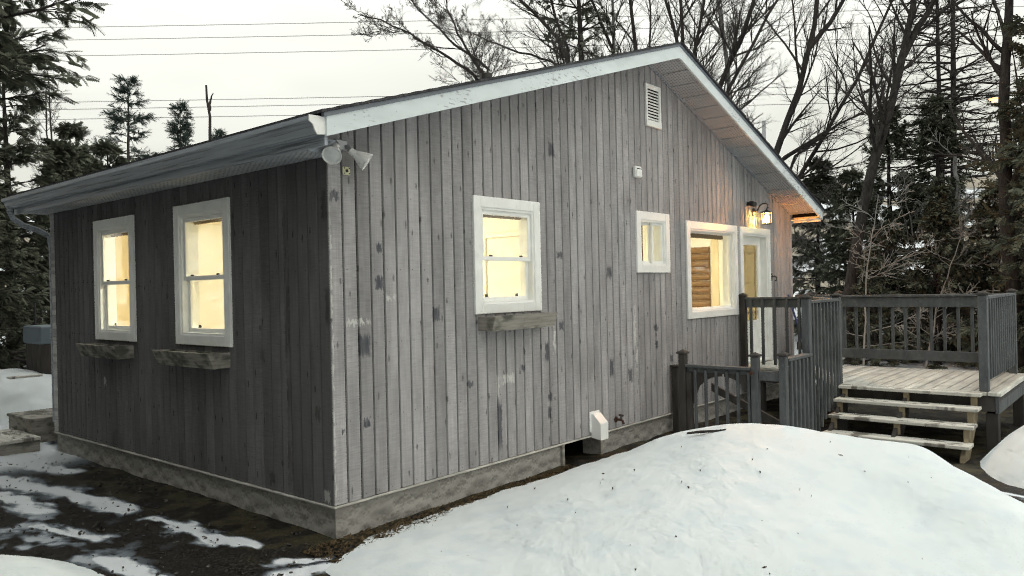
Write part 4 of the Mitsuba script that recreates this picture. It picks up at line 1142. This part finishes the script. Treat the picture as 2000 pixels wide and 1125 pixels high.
leanA = [[15.63, 3.09, 1.57], [15.82, 2.86, 3.41], [15.98, 2.68, 4.99], [16.2, 2.42, 5.84], [16.43, 2.15, 6.82], [16.57, 1.98, 7.68], [16.67, 1.87, 8.4], [16.79, 1.73, 9.71], [16.88, 1.63, 10.9]]
leanA2 = [[16.57, 1.98, 7.68], [16.75, 1.78, 8.0], [16.97, 1.52, 8.39], [17.17, 1.28, 8.91], [17.42, 0.99, 9.82], [17.6, 0.77, 10.87]]
leanB = [[16.59, 3.51, 1.01], [16.98, 3.04, 3.49], [17.36, 2.6, 4.52], [17.91, 1.95, 5.81], [18.24, 1.57, 6.63], [18.57, 1.18, 7.59], [18.8, 0.9, 8.42], [19.09, 0.57, 9.24], [19.37, 0.24, 10.34]]
leanB2 = [[17.07, 2.93, 3.76], [17.25, 2.72, 5.01], [17.64, 2.27, 5.44], [18.09, 1.74, 5.95], [18.64, 1.1, 6.27], [19.18, 0.46, 6.6], [19.82, -0.3, 7.41]]
darkC = [[13.97, 0.41, 0.87], [14.1, 0.25, 2.21], [14.21, 0.12, 2.99], [14.36, -0.05, 4.0], [14.53, -0.25, 4.78], [14.66, -0.4, 5.33], [14.77, -0.53, 6.0], [14.87, -0.65, 6.67], [14.98, -0.77, 7.34], [15.07, -0.89, 8.01], [15.16, -0.99, 9.13]]
darkC2 = [[14.87, -0.65, 6.58], [15.06, -0.87, 7.12], [15.3, -1.15, 7.73], [15.52, -1.41, 8.45], [15.75, -1.68, 9.23]]
larch = [[17.84, -1.06, 0.46], [17.83, -1.04, 2.47], [17.81, -1.02, 3.72], [17.8, -1.01, 5.23], [17.78, -0.98, 6.23], [17.75, -0.95, 7.24], [17.75, -0.95, 8.49], [17.76, -0.95, 10.0], [17.76, -0.95, 13.0]]
larch2 = [[19.34, -0.5, 0.37], [19.34, -0.51, 3.35], [19.35, -0.51, 4.97], [19.34, -0.51, 6.87], [19.35, -0.51, 8.22], [19.38, -0.54, 10.38], [19.4, -0.54, 14]]

bare_tree('leaning_tree', 'forked bare trunk rising behind the right end of the roof', [leanA, leanA2], 0.125, 1, (18, 9, 8), lo=0.3, ratio=0.32, rmin=0.003)
bare_tree('leaning_tree', 'thinner bare trunk leaning right behind the roof end, with a long low limb', [leanB, leanB2], 0.08, 2, (18, 9, 8), lo=0.35, ratio=0.32, rmin=0.003, twig_m='m_twig')
bare_tree('leaning_tree', 'thick dark bare trunk leaning right above the left end of the deck railing', [darkC, darkC2], 0.15, 3, (20, 9, 8), lo=0.42, ratio=0.32, rmin=0.003)
A = [[14.35, 7.69, 3.7], [14.37, 7.67, 8.2], [14.32, 7.72, 8.93], [14.26, 7.79, 9.8], [14.2, 7.86, 11.11]]
B = [[13.5, 7.13, 5.27], [13.36, 7.3, 7.88], [13.15, 7.55, 8.47], [12.8, 7.97, 9.11], [12.49, 8.33, 9.54], [12.05, 8.84, 10.31]]
Cc = [[14.28, 7.77, 5.45], [14.2, 7.86, 8.28], [14.0, 8.09, 9.09], [13.87, 8.25, 9.82], [13.75, 8.4, 10.84]]
D = [[15.12, 6.77, 5.42], [15.02, 6.89, 8.25], [14.85, 7.1, 8.91], [14.62, 7.36, 9.79], [14.45, 7.57, 10.67]]
Ee = [[15.82, 7.5, 4.83], [15.86, 7.45, 8.63], [15.86, 7.45, 10.15], [15.87, 7.44, 11.36]]
F = [[17.18, 7.44, 4.95], [17.15, 7.48, 8.99], [17.11, 7.53, 9.71], [17.07, 7.57, 10.5], [17.0, 7.66, 11.93]]
Gg = [[18.25, 7.73, 5.08], [18.31, 7.66, 9.44], [18.33, 7.63, 10.86], [18.35, 7.61, 12.17]]
H = [[16.35, 5.33, 5.37], [16.21, 5.5, 8.6], [16.09, 5.64, 9.16], [15.99, 5.76, 9.74], [15.81, 5.96, 10.77]]
I = [[17.2, 5.88, 4.79], [17.2, 5.88, 8.81], [17.18, 5.9, 10.1], [17.18, 5.91, 11.32]]
fan1 = [[15.69, 4.57, 4.09], [15.81, 4.42, 6.3], [16.14, 4.03, 7.54], [16.42, 3.7, 8.36], [16.64, 3.45, 9.32], [16.91, 3.14, 10.56]]
fan2 = [[14.89, 3.96, 3.97], [15.06, 3.77, 6.34], [15.37, 3.4, 7.12], [15.72, 2.98, 8.03], [16.08, 2.57, 8.95], [16.43, 2.15, 9.99]]
fan3 = [[16.34, 5.35, 4.65], [16.43, 5.24, 7.99], [16.59, 5.05, 8.85], [16.69, 4.93, 9.72], [16.83, 4.77, 10.88]]
birchK = [[18.07, 4.85, 3.69], [18.09, 4.83, 6.27], [18.06, 4.86, 7.34], [18.02, 4.92, 8.25], [17.91, 5.05, 9.47], [17.86, 5.11, 10.68]]
GB = 'bare trunks above the roof ridge'
kw = dict(lo=0.45, ratio=0.28, group=GB, rmin=0.003)
bare_tree('bare_tree', 'bare trunk curving left over the roof, left of the dark conifer trunk', [B], 0.10, 11, (16, 9, 7), **kw)
bare_tree('bare_tree', 'bare trunk just left of the dark conifer trunk, tilting left', [Cc], 0.09, 12, (16, 9, 7), **kw)
bare_tree('bare_tree', 'bare trunk leaning left to the right of the dark conifer', [D], 0.09, 13, (16, 9, 7), **kw)
bare_tree('bare_tree', 'straight slim grey trunk midway along the upper roof slope', [Ee], 0.10, 14, (16, 9, 7), bark_m='m_bark_pale', **kw)
bare_tree('bare_tree', 'thick straight trunk well left of the roof peak', [F], 0.125, 15, (16, 9, 7), **kw)
bare_tree('bare_tree', 'slim upright trunk between the thick trunk and the roof peak', [Gg], 0.07, 16, (16, 9, 7), **kw)
bare_tree('bare_tree', 'bare trunk meeting the roof just left of its peak', [H], 0.10, 17, (16, 9, 7), **kw)
bare_tree('bare_tree', 'bare trunk rising straight from the roof peak', [I], 0.11, 18, (16, 9, 7), **kw)
bare_tree('bare_tree', 'bare multi branched tree right of the roof peak, fanning up to the right', [fan1], 0.12, 19, (22, 9, 8), **kw)
bare_tree('bare_tree', 'slim bare tree leaning far right beside the descending roof edge', [fan2], 0.08, 20, (16, 9, 7), **kw)
bare_tree('bare_tree', 'bare tree close right of the roof peak with many steep shoots', [fan3], 0.10, 21, (22, 9, 8), **kw)
bare_tree('bare_tree', 'pale barked bent trunk right of the roof peak', [birchK], 0.13, 22, (10, 7, 5), bark_m='m_bark_pale', **kw)
bs1 = [[10.35, 7.76, 6.61], [10.23, 7.9, 6.96], [9.63, 8.61, 7.58], [9.23, 9.08, 7.97], [8.83, 9.55, 8.3], [8.42, 10.02, 8.44]]
bs2 = [[10.35, 7.76, 6.61], [10.35, 7.75, 6.99], [10.08, 8.08, 7.69], [9.88, 8.3, 8.39], [9.73, 8.48, 9.14]]
bs3 = [[10.35, 7.76, 6.61], [10.47, 7.61, 7.05], [9.88, 8.32, 7.76], [9.48, 8.78, 8.4], [9.16, 9.16, 8.91]]
bs4 = [[12.62, 6.63, 6.82], [12.33, 6.97, 7.46], [11.7, 7.72, 7.78], [11.27, 8.21, 8.03], [10.89, 8.66, 8.31], [10.51, 9.11, 8.41]]
bare_tree('bushy_tree', 'bushy bare tree fanning left over the middle of the roof', [[[10.5, 7.6, 4.6], [10.4, 7.7, 6.0], [10.35, 7.76, 6.61]], bs1, bs2, bs3], 0.075, 31, (12, 8, 7, 2), lo=0.9, ratio=0.42, ang=0.5, up=0.35, buds=0.25, maxlen=1.8)
bare_tree('bushy_tree', 'low bare limb sweeping left over the roof below the dark conifer', [[[12.9, 6.4, 5.0], [12.62, 6.63, 6.82]], bs4], 0.07, 32, (10, 8, 6), lo=0.9, ratio=0.35, ang=0.5, up=0.3, buds=0.25, maxlen=1.6)
bare_tree('bare_shrub', 'thin bare shrub behind the right corner of the cabin', [[[13.3, 2.1, -0.1], [13.2, 1.95, 1.6], [13.5, 1.5, 2.4], [14.2, 0.8, 3.2]], [[13.2, 1.95, 1.6], [12.9, 2.2, 2.4], [13.0, 2.1, 3.3]]], 0.045, 33, (10, 7, 5), lo=0.2, ratio=0.35, group='bare shrubs')
bare_tree('bare_sapling', 'thin bare sapling at the left, taller of two beside the dark conifer', [[[4.65, 19.09, 1.0], [4.66, 19.08, 5.78], [4.64, 19.1, 7.96]]], 0.05, 41, (16, 6, 4), lo=0.3, ratio=0.2, group='bare saplings')
bare_tree('bare_sapling', 'thin bare sapling at the left, shorter of two beside the dark conifer', [[[4.15, 18.13, 1.0], [4.21, 18.07, 5.59], [4.18, 18.11, 7.26]]], 0.045, 42, (16, 6, 4), lo=0.3, ratio=0.2, group='bare saplings')
bare_tree('dead_snag', 'dead forked snag on the skyline above the eave', [[[15.77, 30.71, 2.0], [15.76, 30.72, 9.59], [15.75, 30.74, 10.59], [15.71, 30.79, 11.34], [15.67, 30.83, 11.95]], [[15.76, 30.72, 10.71], [15.82, 30.65, 11.34], [15.91, 30.56, 11.51]]], 0.15, 43, (2, 1, 1), lo=0.8, ratio=0.05, group=None)

for q, (x, y, h, lab) in enumerate(((16.6, 1.4, 4.2, 'grey leafless brush between the leaning trunk and the cabin corner'), (15.0, -0.9, 4.0, 'grey leafless brush just right of the leaning trunk'), (16.4, -2.0, 4.4, 'grey leafless brush in front of the pale blotchy trunk'), (14.6, -3.3, 3.6, 'grey leafless brush before the black cedar at the right edge'))):
    stems = []
    for j in range(4):
        a = 1.6 * j + q
        d = np.array([math.cos(a), math.sin(a)]) * (0.25 + 0.12 * j)
        stems.append([[x + 0.1 * d[0], y + 0.1 * d[1], float(ground_z(x, y)) - 0.1], [x + d[0] * 0.6, y + d[1] * 0.6, h * 0.45], [x + d[0] * 1.8, y + d[1] * 1.8, h * (1.0 - 0.1 * j)]])
    bare_tree('brush_shrub', lab, stems, 0.03, 200 + q, (14, 7, 5), bark_m='m_twig_grey', twig_m='m_twig_grey', lo=0.15, ratio=0.36, ang=0.9, up=0.2, rmin=0.004, group='leafless brush behind the deck', category='shrub')

# pale dead branches in front of the dark cedars at right
g = np.random.default_rng(77)
for q, (o, tip, lab) in enumerate((((14.3, -2.2, -0.3), (14.7, -2.6, 3.2), 'pale dead sapling with crooked branches in front of the right hand cedars'), ((13.6, -1.2, -0.3), (13.9, -1.9, 2.6), 'pale dead shrub with level branches behind the middle of the deck railing'), ((13.0, -0.2, -0.3), (13.2, -0.5, 3.4), 'pale dead shrub behind the left part of the deck railing'))):
    o, tip = np.array(o), np.array(tip)
    bare_tree('dead_sapling', lab, [[o, (o + tip) / 2 + [0.05, 0.1, 0.1], tip]], 0.022, 80 + q, (16, 7, 4), bark_m='m_twig_pale', twig_m='m_twig_pale', lo=0.15, ratio=0.45, ang=1.25, up=0.1, rmin=0.0045, group='pale dead saplings')


def frond(nside=7, ln=0.30, lf=0.10, w=0.016):
    v, f = [], []

    def leaf(o, d, l, w):
        d = np.asarray(d, float) / np.linalg.norm(d)
        s = np.array([-d[1], d[0], 0.0]) * w
        k = len(v)
        v.extend([o, o + d * l * 0.5 + s + [0, 0, 0.006], o + d * l, o + d * l * 0.5 - s - [0, 0, 0.006]])
        f.extend([(k, k + 1, k + 2), (k, k + 2, k + 3)])
    for i in range(nside):
        t = 0.12 + 0.88 * i / nside
        for s in (-1, 1):
            leaf(np.array([t * ln, 0, -0.10 * t * t * ln]), (0.8, s * 0.75, -0.12), lf * (1.05 - 0.6 * t), w)
    leaf(np.array([0.0, 0, 0.0]), (1, 0, -0.1), ln, w * 0.7)
    return np.array(v), np.array(f)


def brush(n=16, ln=0.22, lf=0.055):
    v, f = [], []
    for i in range(n):
        t, a = (i + 0.5) / n, i * 2.4
        o = np.array([t * ln, 0, 0])
        d = np.array([0.75, math.cos(a) * 0.8, math.sin(a) * 0.8]) * lf
        s = np.cross(d, [1, 0, 0])
        s = s / np.linalg.norm(s) * 0.009
        k = len(v)
        v.extend([o - s, o + s, o + d])
        f.append((k, k + 1, k + 2))
    return np.array(v), np.array(f)


def scatter(tmpl, pos, d, scale, g, flat=True):
    tv, tf = tmpl
    m = len(pos)
    d = d / np.maximum(np.linalg.norm(d, axis=1, keepdims=True), 1e-9)
    ref = np.array([0, 0, 1.0]) + g.normal(0, 0.35, (m, 3))
    s = np.cross(ref, d)
    s /= np.maximum(np.linalg.norm(s, axis=1, keepdims=True), 1e-9)
    n = np.cross(d, s)
    if not flat:
        a = g.uniform(0, 6.28, (m, 1))
        s, n = s * np.cos(a) + n * np.sin(a), n * np.cos(a) - s * np.sin(a)
    M = np.stack([d, s, n], 2) * scale[:, None, None]
    v = np.einsum('mij,kj->mki', M, tv) + pos[:, None]
    f = tf[None] + (np.arange(m) * len(tv))[:, None, None]
    return v.reshape(-1, 3), f.reshape(-1, 3)


FROND, FROND_S, BRUSH = frond(6, 0.2, 0.075, 0.013), frond(4, 0.22, 0.085, 0.017), brush()


def along(C, k, lo, g):
    """k points on each path with the path's direction there."""
    m, n, _ = C.shape
    t = g.uniform(lo, 1.0, (m, k)) * (n - 1)
    i = np.minimum(t.astype(int), n - 2)
    w = (t - i)[..., None]
    r = np.arange(m)[:, None]
    p = C[r, i] * (1 - w) + C[r, i + 1] * w
    d = C[r, i + 1] - C[r, i]
    return p.reshape(-1, 3), d.reshape(-1, 3)


def conifer(h, r, nb, seed, base=0.08, droop=-0.5, lift=0.5, ks=(9, 6), tmpl=FROND, sc=1.0, tr=0.16, gaps=0.0, power=0.8, up0=0.15, flat=True, foliage_to=1.0):
    """(trunk, limbs, crown) of a conifer standing at the origin."""
    g = np.random.default_rng(seed)
    P = np.stack([0.06 * np.sin(np.linspace(0, 5, 12) + seed), 0.06 * np.cos(np.linspace(0, 4, 12) + seed) - 0.06, np.linspace(-0.4, h, 12)], 1)
    trunk = tubes(P[None], (tr * np.linspace(1, 0.08, 12))[None], 8)
    t = np.sort(g.uniform(base, 0.985, nb))
    az = np.arange(nb) * 2.39996 + g.normal(0, 0.5, nb)
    Ln = r * (1 - t) ** power * g.uniform(0.55, 1.15, nb) + 0.12
    keep = g.random(nb) > gaps
    t, az, Ln = t[keep], az[keep], Ln[keep]
    n = 7
    d = np.stack([np.cos(az), np.sin(az), up0 + 0.9 * (t - 0.4)], 1)
    d /= np.linalg.norm(d, axis=1, keepdims=True)
    pts = [np.stack([np.interp(t * h, P[:, 2], P[:, 0]), np.interp(t * h, P[:, 2], P[:, 1]), t * h], 1)]
    for s in range(n - 1):
        bend = droop if s < 3 else lift
        d = d + np.array([0, 0, bend / (n - 1)]) + g.normal(0, 0.07, d.shape)
        d /= np.linalg.norm(d, axis=1, keepdims=True)
        pts.append(pts[-1] + d * (Ln / (n - 1))[:, None])
    C = np.stack(pts, 1)
    R = (0.012 + 0.012 * Ln)[:, None] * np.linspace(1, 0.2, n)[None]
    c2, q2 = children(C, R, ks[0], 0.2, 1.0, 0.36, 0.8, 0.5, 4, -0.15, 0.12, g, minlen=0.12)
    c2[:, :, 2] = c2[:, :1, 2] + (c2[:, :, 2] - c2[:, :1, 2]) * 0.45
    limbs = cat([tubes(C, R, 5), tubes(c2, q2, 3)])
    p, dd = along(c2, ks[1], 0.1, g)
    p1, d1 = along(C, max(2, ks[1]), 0.35, g)
    p, dd = np.vstack([p, p1]), np.vstack([dd, d1])
    dd = dd / np.maximum(np.linalg.norm(dd, axis=1, keepdims=True), 1e-9) + g.normal(0, 0.35, dd.shape) + [0, 0, -0.25 if flat else 0.05]
    crown = scatter(tmpl, p, dd, sc * g.uniform(0.6, 1.25, len(p)), g, flat)
    return trunk, limbs, crown


def plant(name, label, group, parts, x, y, scale=1.0, rot=0.0, fol='m_cedar', bark_m='m_bark', z=None, category='tree'):
    z = float(ground_z(x, y)) if z is None else z
    tw_ = T().translate([x, y, z]).rotate([0, 0, 1], rot).scale(scale)
    k = thing(name, label, category, group)
    gk = f'{parts[3]}_{fol}_{bark_m}'
    if gk not in scene:
        scene[gk] = {'type': 'shapegroup', **{nm: {**ply_, 'bsdf': {'type': 'ref', 'id': m}} for nm, ply_, m in zip(('trunk', 'limbs', 'crown'), parts, (bark_m, bark_m, fol))}}
    scene[k] = {'type': 'instance', 'shapes': {'type': 'ref', 'id': gk}, 'to_world': tw_}
    return k


PN = [0]


def plies(tri):
    PN[0] += 1
    return [mikit.ply(tri[0], 'm_bark', smooth=True), mikit.ply(tri[1], 'm_bark'), mikit.ply(tri[2], 'm_cedar'), f'conifer_kind_{PN[0]}']


cedar_near = plies(conifer(11.0, 3.6, 90, 5, 0.44, -0.55, 0.35, (16, 11), FROND, 1.0, 0.22, power=0.45, up0=0.25))
cedar_a = plies(conifer(6.0, 1.9, 90, 6, 0.02, -0.35, 0.5, (10, 8), FROND_S, 1.0, 0.12))
cedar_b = plies(conifer(7.5, 2.2, 100, 7, 0.03, -0.5, 0.5, (10, 8), FROND_S, 1.05, 0.15))
cedar_c = plies(conifer(9.0, 2.0, 110, 8, 0.05, -0.4, 0.5, (10, 8), FROND_S, 1.05, 0.16, power=0.6))
spruce_a = plies(conifer(8.6, 2.7, 66, 9, 0.15, -0.35, 0.45, (7, 4), BRUSH, 1.25, 0.13, up0=0.0, flat=False, gaps=0.1, power=0.9))
spruce_b = plies(conifer(8.0, 1.75, 60, 10, 0.2, -0.1, 0.4, (7, 4), BRUSH, 1.25, 0.11, up0=0.3, flat=False, power=0.9))
larch_p = conifer(14.5, 1.9, 150, 12, 0.28, -0.25, 0.3, (12, 1), BRUSH, 0.8, 0.105, up0=0.1, flat=False, power=0.35)
hemlock = plies(conifer(11.5, 1.9, 80, 14, 0.50, -0.4, 0.3, (8, 5), FROND_S, 0.9, 0.20, power=0.3))

# left side
plant('cedar_tree', 'big dark cedar hanging into the upper left corner', None, cedar_near, -1.55, 7.0, 1.0, 25)
plant('cedar_tree', 'bushy cedar behind the left end of the gutter', 'cedars at the left edge', cedar_b, 0.9, 13.2, 0.85, 40)
plant('cedar_tree', 'green cedar showing over the eave between the gutter end and the spruces', 'cedars at the left edge', cedar_a, 3.3, 14.8, 0.85, 120)
plant('cedar_tree', 'low cedar at the far left behind the snow heap', 'cedars at the left edge', cedar_a, -0.8, 12.2, 0.9, 200)
plant('cedar_tree', 'dark cedar just above the far end of the roof eave', 'cedars at the left edge', cedar_b, 2.3, 16.5, 0.8, 280)
plant('cedar_tree', 'small cedar low over the eave below the tall spruce', 'cedars at the left edge', cedar_a, 6.2, 17.5, 0.85, 330)
for (x, y, p_, sc_, r, lab) in ((5.2, 16.8, cedar_a, 0.92, 15, 'cedar low over the eave just left of the tall spruce'), (8.0, 18.8, cedar_a, 0.80, 140, 'small cedar low over the eave between the two taller spruces'), (4.2, 16.2, cedar_a, 0.98, 250, 'rounded cedar over the eave near the left saplings'),
                               (2.0, 14.2, cedar_c, 0.80, 60, 'dark pointed cedar behind the far end of the gutter'), (0.6, 11.6, cedar_a, 0.8, 310, 'low green cedar left of the cabin corner behind the snow heap')):
    plant('cedar_tree', lab, 'cedars at the left edge', p_, x, y, sc_, r)
plant('spruce_tree', 'taller spruce on the skyline above the eave', 'spruces on the skyline', spruce_a, 9.6, 25.6, 1.06, 10, 'm_spruce')
plant('spruce_tree', 'slimmer spruce on the skyline right of the tallest one', 'spruces on the skyline', spruce_b, 12.88, 27.95, 1.08, 90, 'm_spruce')
plant('spruce_tree', 'smallest spruce tip on the skyline beside the snag', 'spruces on the skyline', spruce_b, 15.0, 28.55, 0.93, 200, 'm_spruce')
plant('conifer_tree', 'dark conifer among the bare trunks over the middle of the roof', None, hemlock, 14.35, 7.7, 1.02, 70)
plant('cedar_tree', 'feathery cedar at the left edge between the corner cedar and the gutter end', 'cedars at the left edge', cedar_near, -0.6, 9.6, 0.95, 160)
plant('cedar_tree', 'second feathery cedar crowding the upper left corner', 'cedars at the left edge', cedar_near, -2.0, 8.1, 1.08, 100)
GL = 'unseen cedars added left of the cabin to shade the eave wall'
for (x, y, s, r, lab) in ((-5.5, 2.4, 1.45, 70, 'unseen cedar added for shade nearest the front corner, left of the view'), (-5.4, 5.6, 1.5, 200, 'unseen cedar added for shade beside the eave wall, left of the view'), (-5.4, 9.6, 1.5, 300, 'unseen cedar added for shade beyond the old steps, left of the view'),
                          (-7.2, 0.6, 1.6, 120, 'unseen cedar added for shade level with the cabin corner, left of the view'), (-7.2, 4.2, 1.7, 10, 'second row cedar added for shade level with the windows, left of the view'), (-6.9, 7.6, 1.7, 250, 'second row cedar added for shade behind the first row, left of the view'),
                          (-8.4, -2.6, 1.6, 40, 'unseen cedar added for shade level with the snow bank, left of the view'), (-9.5, -6.4, 1.6, 170, 'unseen cedar added for shade behind the photographer, left of the view')):
    plant('cedar_tree', lab, GL, cedar_b, x, y, s, r)  # out-of-view cedars added to keep sky light off the eave wall
# right side
RC = 'dark cedars behind the deck'
for (x, y, p_, s, r, lab) in ((12.9, -4.1, cedar_c, 1.05, 10, 'black cedar filling the right edge of the view'), (15.4, -3.1, cedar_b, 0.70, 150, 'dark cedar second from the right edge'),
                              (16.2, -0.9, cedar_b, 0.78, 60, 'cedar with a rounded top between the two tall larch trunks and the dark leaning trunk'), (17.2, 0.2, cedar_b, 0.80, 220, 'cedar with a pointed top right of the dark leaning trunk'),
                              (15.6, 0.7, cedar_a, 0.72, 300, 'low cedar right behind the dark leaning trunk'), (17.6, 2.2, cedar_a, 0.80, 100, 'cedar left of the dark leaning trunk, beyond the roof corner'),
                              (14.4, -1.3, cedar_a, 0.62, 30, 'low bushy cedar behind the middle of the deck railing'), (13.9, -3.9, cedar_b, 0.9, 240, 'dark cedar behind the right end of the deck railing'),
                              (18.8, -2.6, cedar_c, 0.62, 330, 'far dark cedar between the larches and the right edge'), (13.6, -0.3, cedar_a, 0.42, 200, 'small cedar just behind the left part of the deck railing'),
                              (15.0, -0.2, cedar_a, 0.55, 80, 'low cedar behind the left half of the deck railing, in front of the leaning trunk'), (14.9, -2.3, cedar_a, 0.6, 290, 'bushy low cedar behind the right half of the deck railing'),
                              (22.0, -2.6, cedar_b, 0.85, 20, 'far cedar on the slope right of the larches'), 
                              (24.0, -5.6, cedar_b, 0.95, 260, 'far cedar on the slope behind the right edge cedar'), (27.0, -1.3, cedar_c, 0.75, 330, 'farthest cedar on the slope straight behind the deck')):
    plant('cedar_tree', lab, RC, p_, x, y, s, r)
lp = [mikit.ply(larch_p[0], 'm_bark', smooth=True), mikit.ply(larch_p[1], 'm_twig'), mikit.ply(larch_p[2], 'm_twig'), 'larch_kind']
plant('larch_tree', 'tall bare larch with fine level branches right of the leaning trunks, pale at its foot', 'bare larches', lp, 17.8, -1.0, 1.0, 0, 'm_twig')
plant('larch_tree', 'slimmer bare larch close left of the pale footed one', 'bare larches', lp, 19.35, -0.5, 0.95, 140, 'm_twig')
bare_tree('edge_tree', 'dark trunk with steep forks near the right edge', [[[13.41, -2.8, -0.04], [13.38, -2.76, 2.07], [13.33, -2.69, 3.7], [13.37, -2.74, 5.42], [13.42, -2.8, 6.85], [13.46, -2.84, 8.29]]], 0.16, 51, (14, 7, 5), lo=0.4, ratio=0.3, group=None)
bare_tree('birch_tree', 'pale blotchy trunk behind the right part of the deck railing', [[[15.9, -1.55, -0.2], [15.88, -1.5, 1.9], [15.8, -1.45, 3.2], [15.78, -1.42, 4.4]]], 0.11, 52, (10, 6, 4), bark_m='m_bark_pale', twig_m='m_twig_pale', lo=0.3, ratio=0.3, ang=1.1, group=None)

# ------------------------------------------------------------------ wires, lamp, pole beyond the roof
Wd = np.array([23.2 - 12.09, 25.07 - 38.14, 0])
Wd /= np.linalg.norm(Wd)
for i, z in enumerate((15.55, 14.90, 14.08, 11.70, 11.33, 10.82)):
    k = thing('power_line', ('topmost', 'second', 'third', 'fourth', 'fifth', 'lowest')[i] + ' of the six dark wires across the pale sky', 'wire', 'wires across the sky')
    c0 = np.array([17.6, 31.6, z])
    s = np.linspace(-70, 90, 60)
    P = c0[None] + Wd[None] * s[:, None]
    P[:, 2] += 0.00012 * (s + 8) ** 2 - 0.006 * s
    scene[k] = mikit.ply(tube(P, 0.014, 5), 'm_wire')
sl = thing('street_lamp', 'orange street lamp glowing through the trees at upper right', 'street lamp')
part(sl, 'pole', tube([(48.6, 1.4, 3.0), (48.6, 1.4, 12.0), (48.65, 1.9, 12.35), (48.75, 2.5, 12.35)], 0.09, 8), 'm_metal_grey', smooth=40)
part(sl, 'head', cbox(48.5, 49.0, 2.3, 3.0, 12.02, 12.4, 0.05), 'm_metal_grey')
part(sl, 'bulb', lathe([(0.24, 0.0), (0.22, -0.12), (0.13, -0.2), (0.0, -0.22)], (48.75, 2.65, 12.02)), 'm_plastic_white', smooth=True, emitter={'type': 'area', 'radiance': {'type': 'rgb', 'value': [1.5, 0.56, 0.10]}})
pp = thing('grey_pole', 'short grey mast showing just over the descending roof edge', 'mast')
scene[pp] = mikit.ply(tube([(35.2, 10.9, 2.0), (35.3, 10.84, 10.0)], 0.10, 8), 'm_metal_grey')
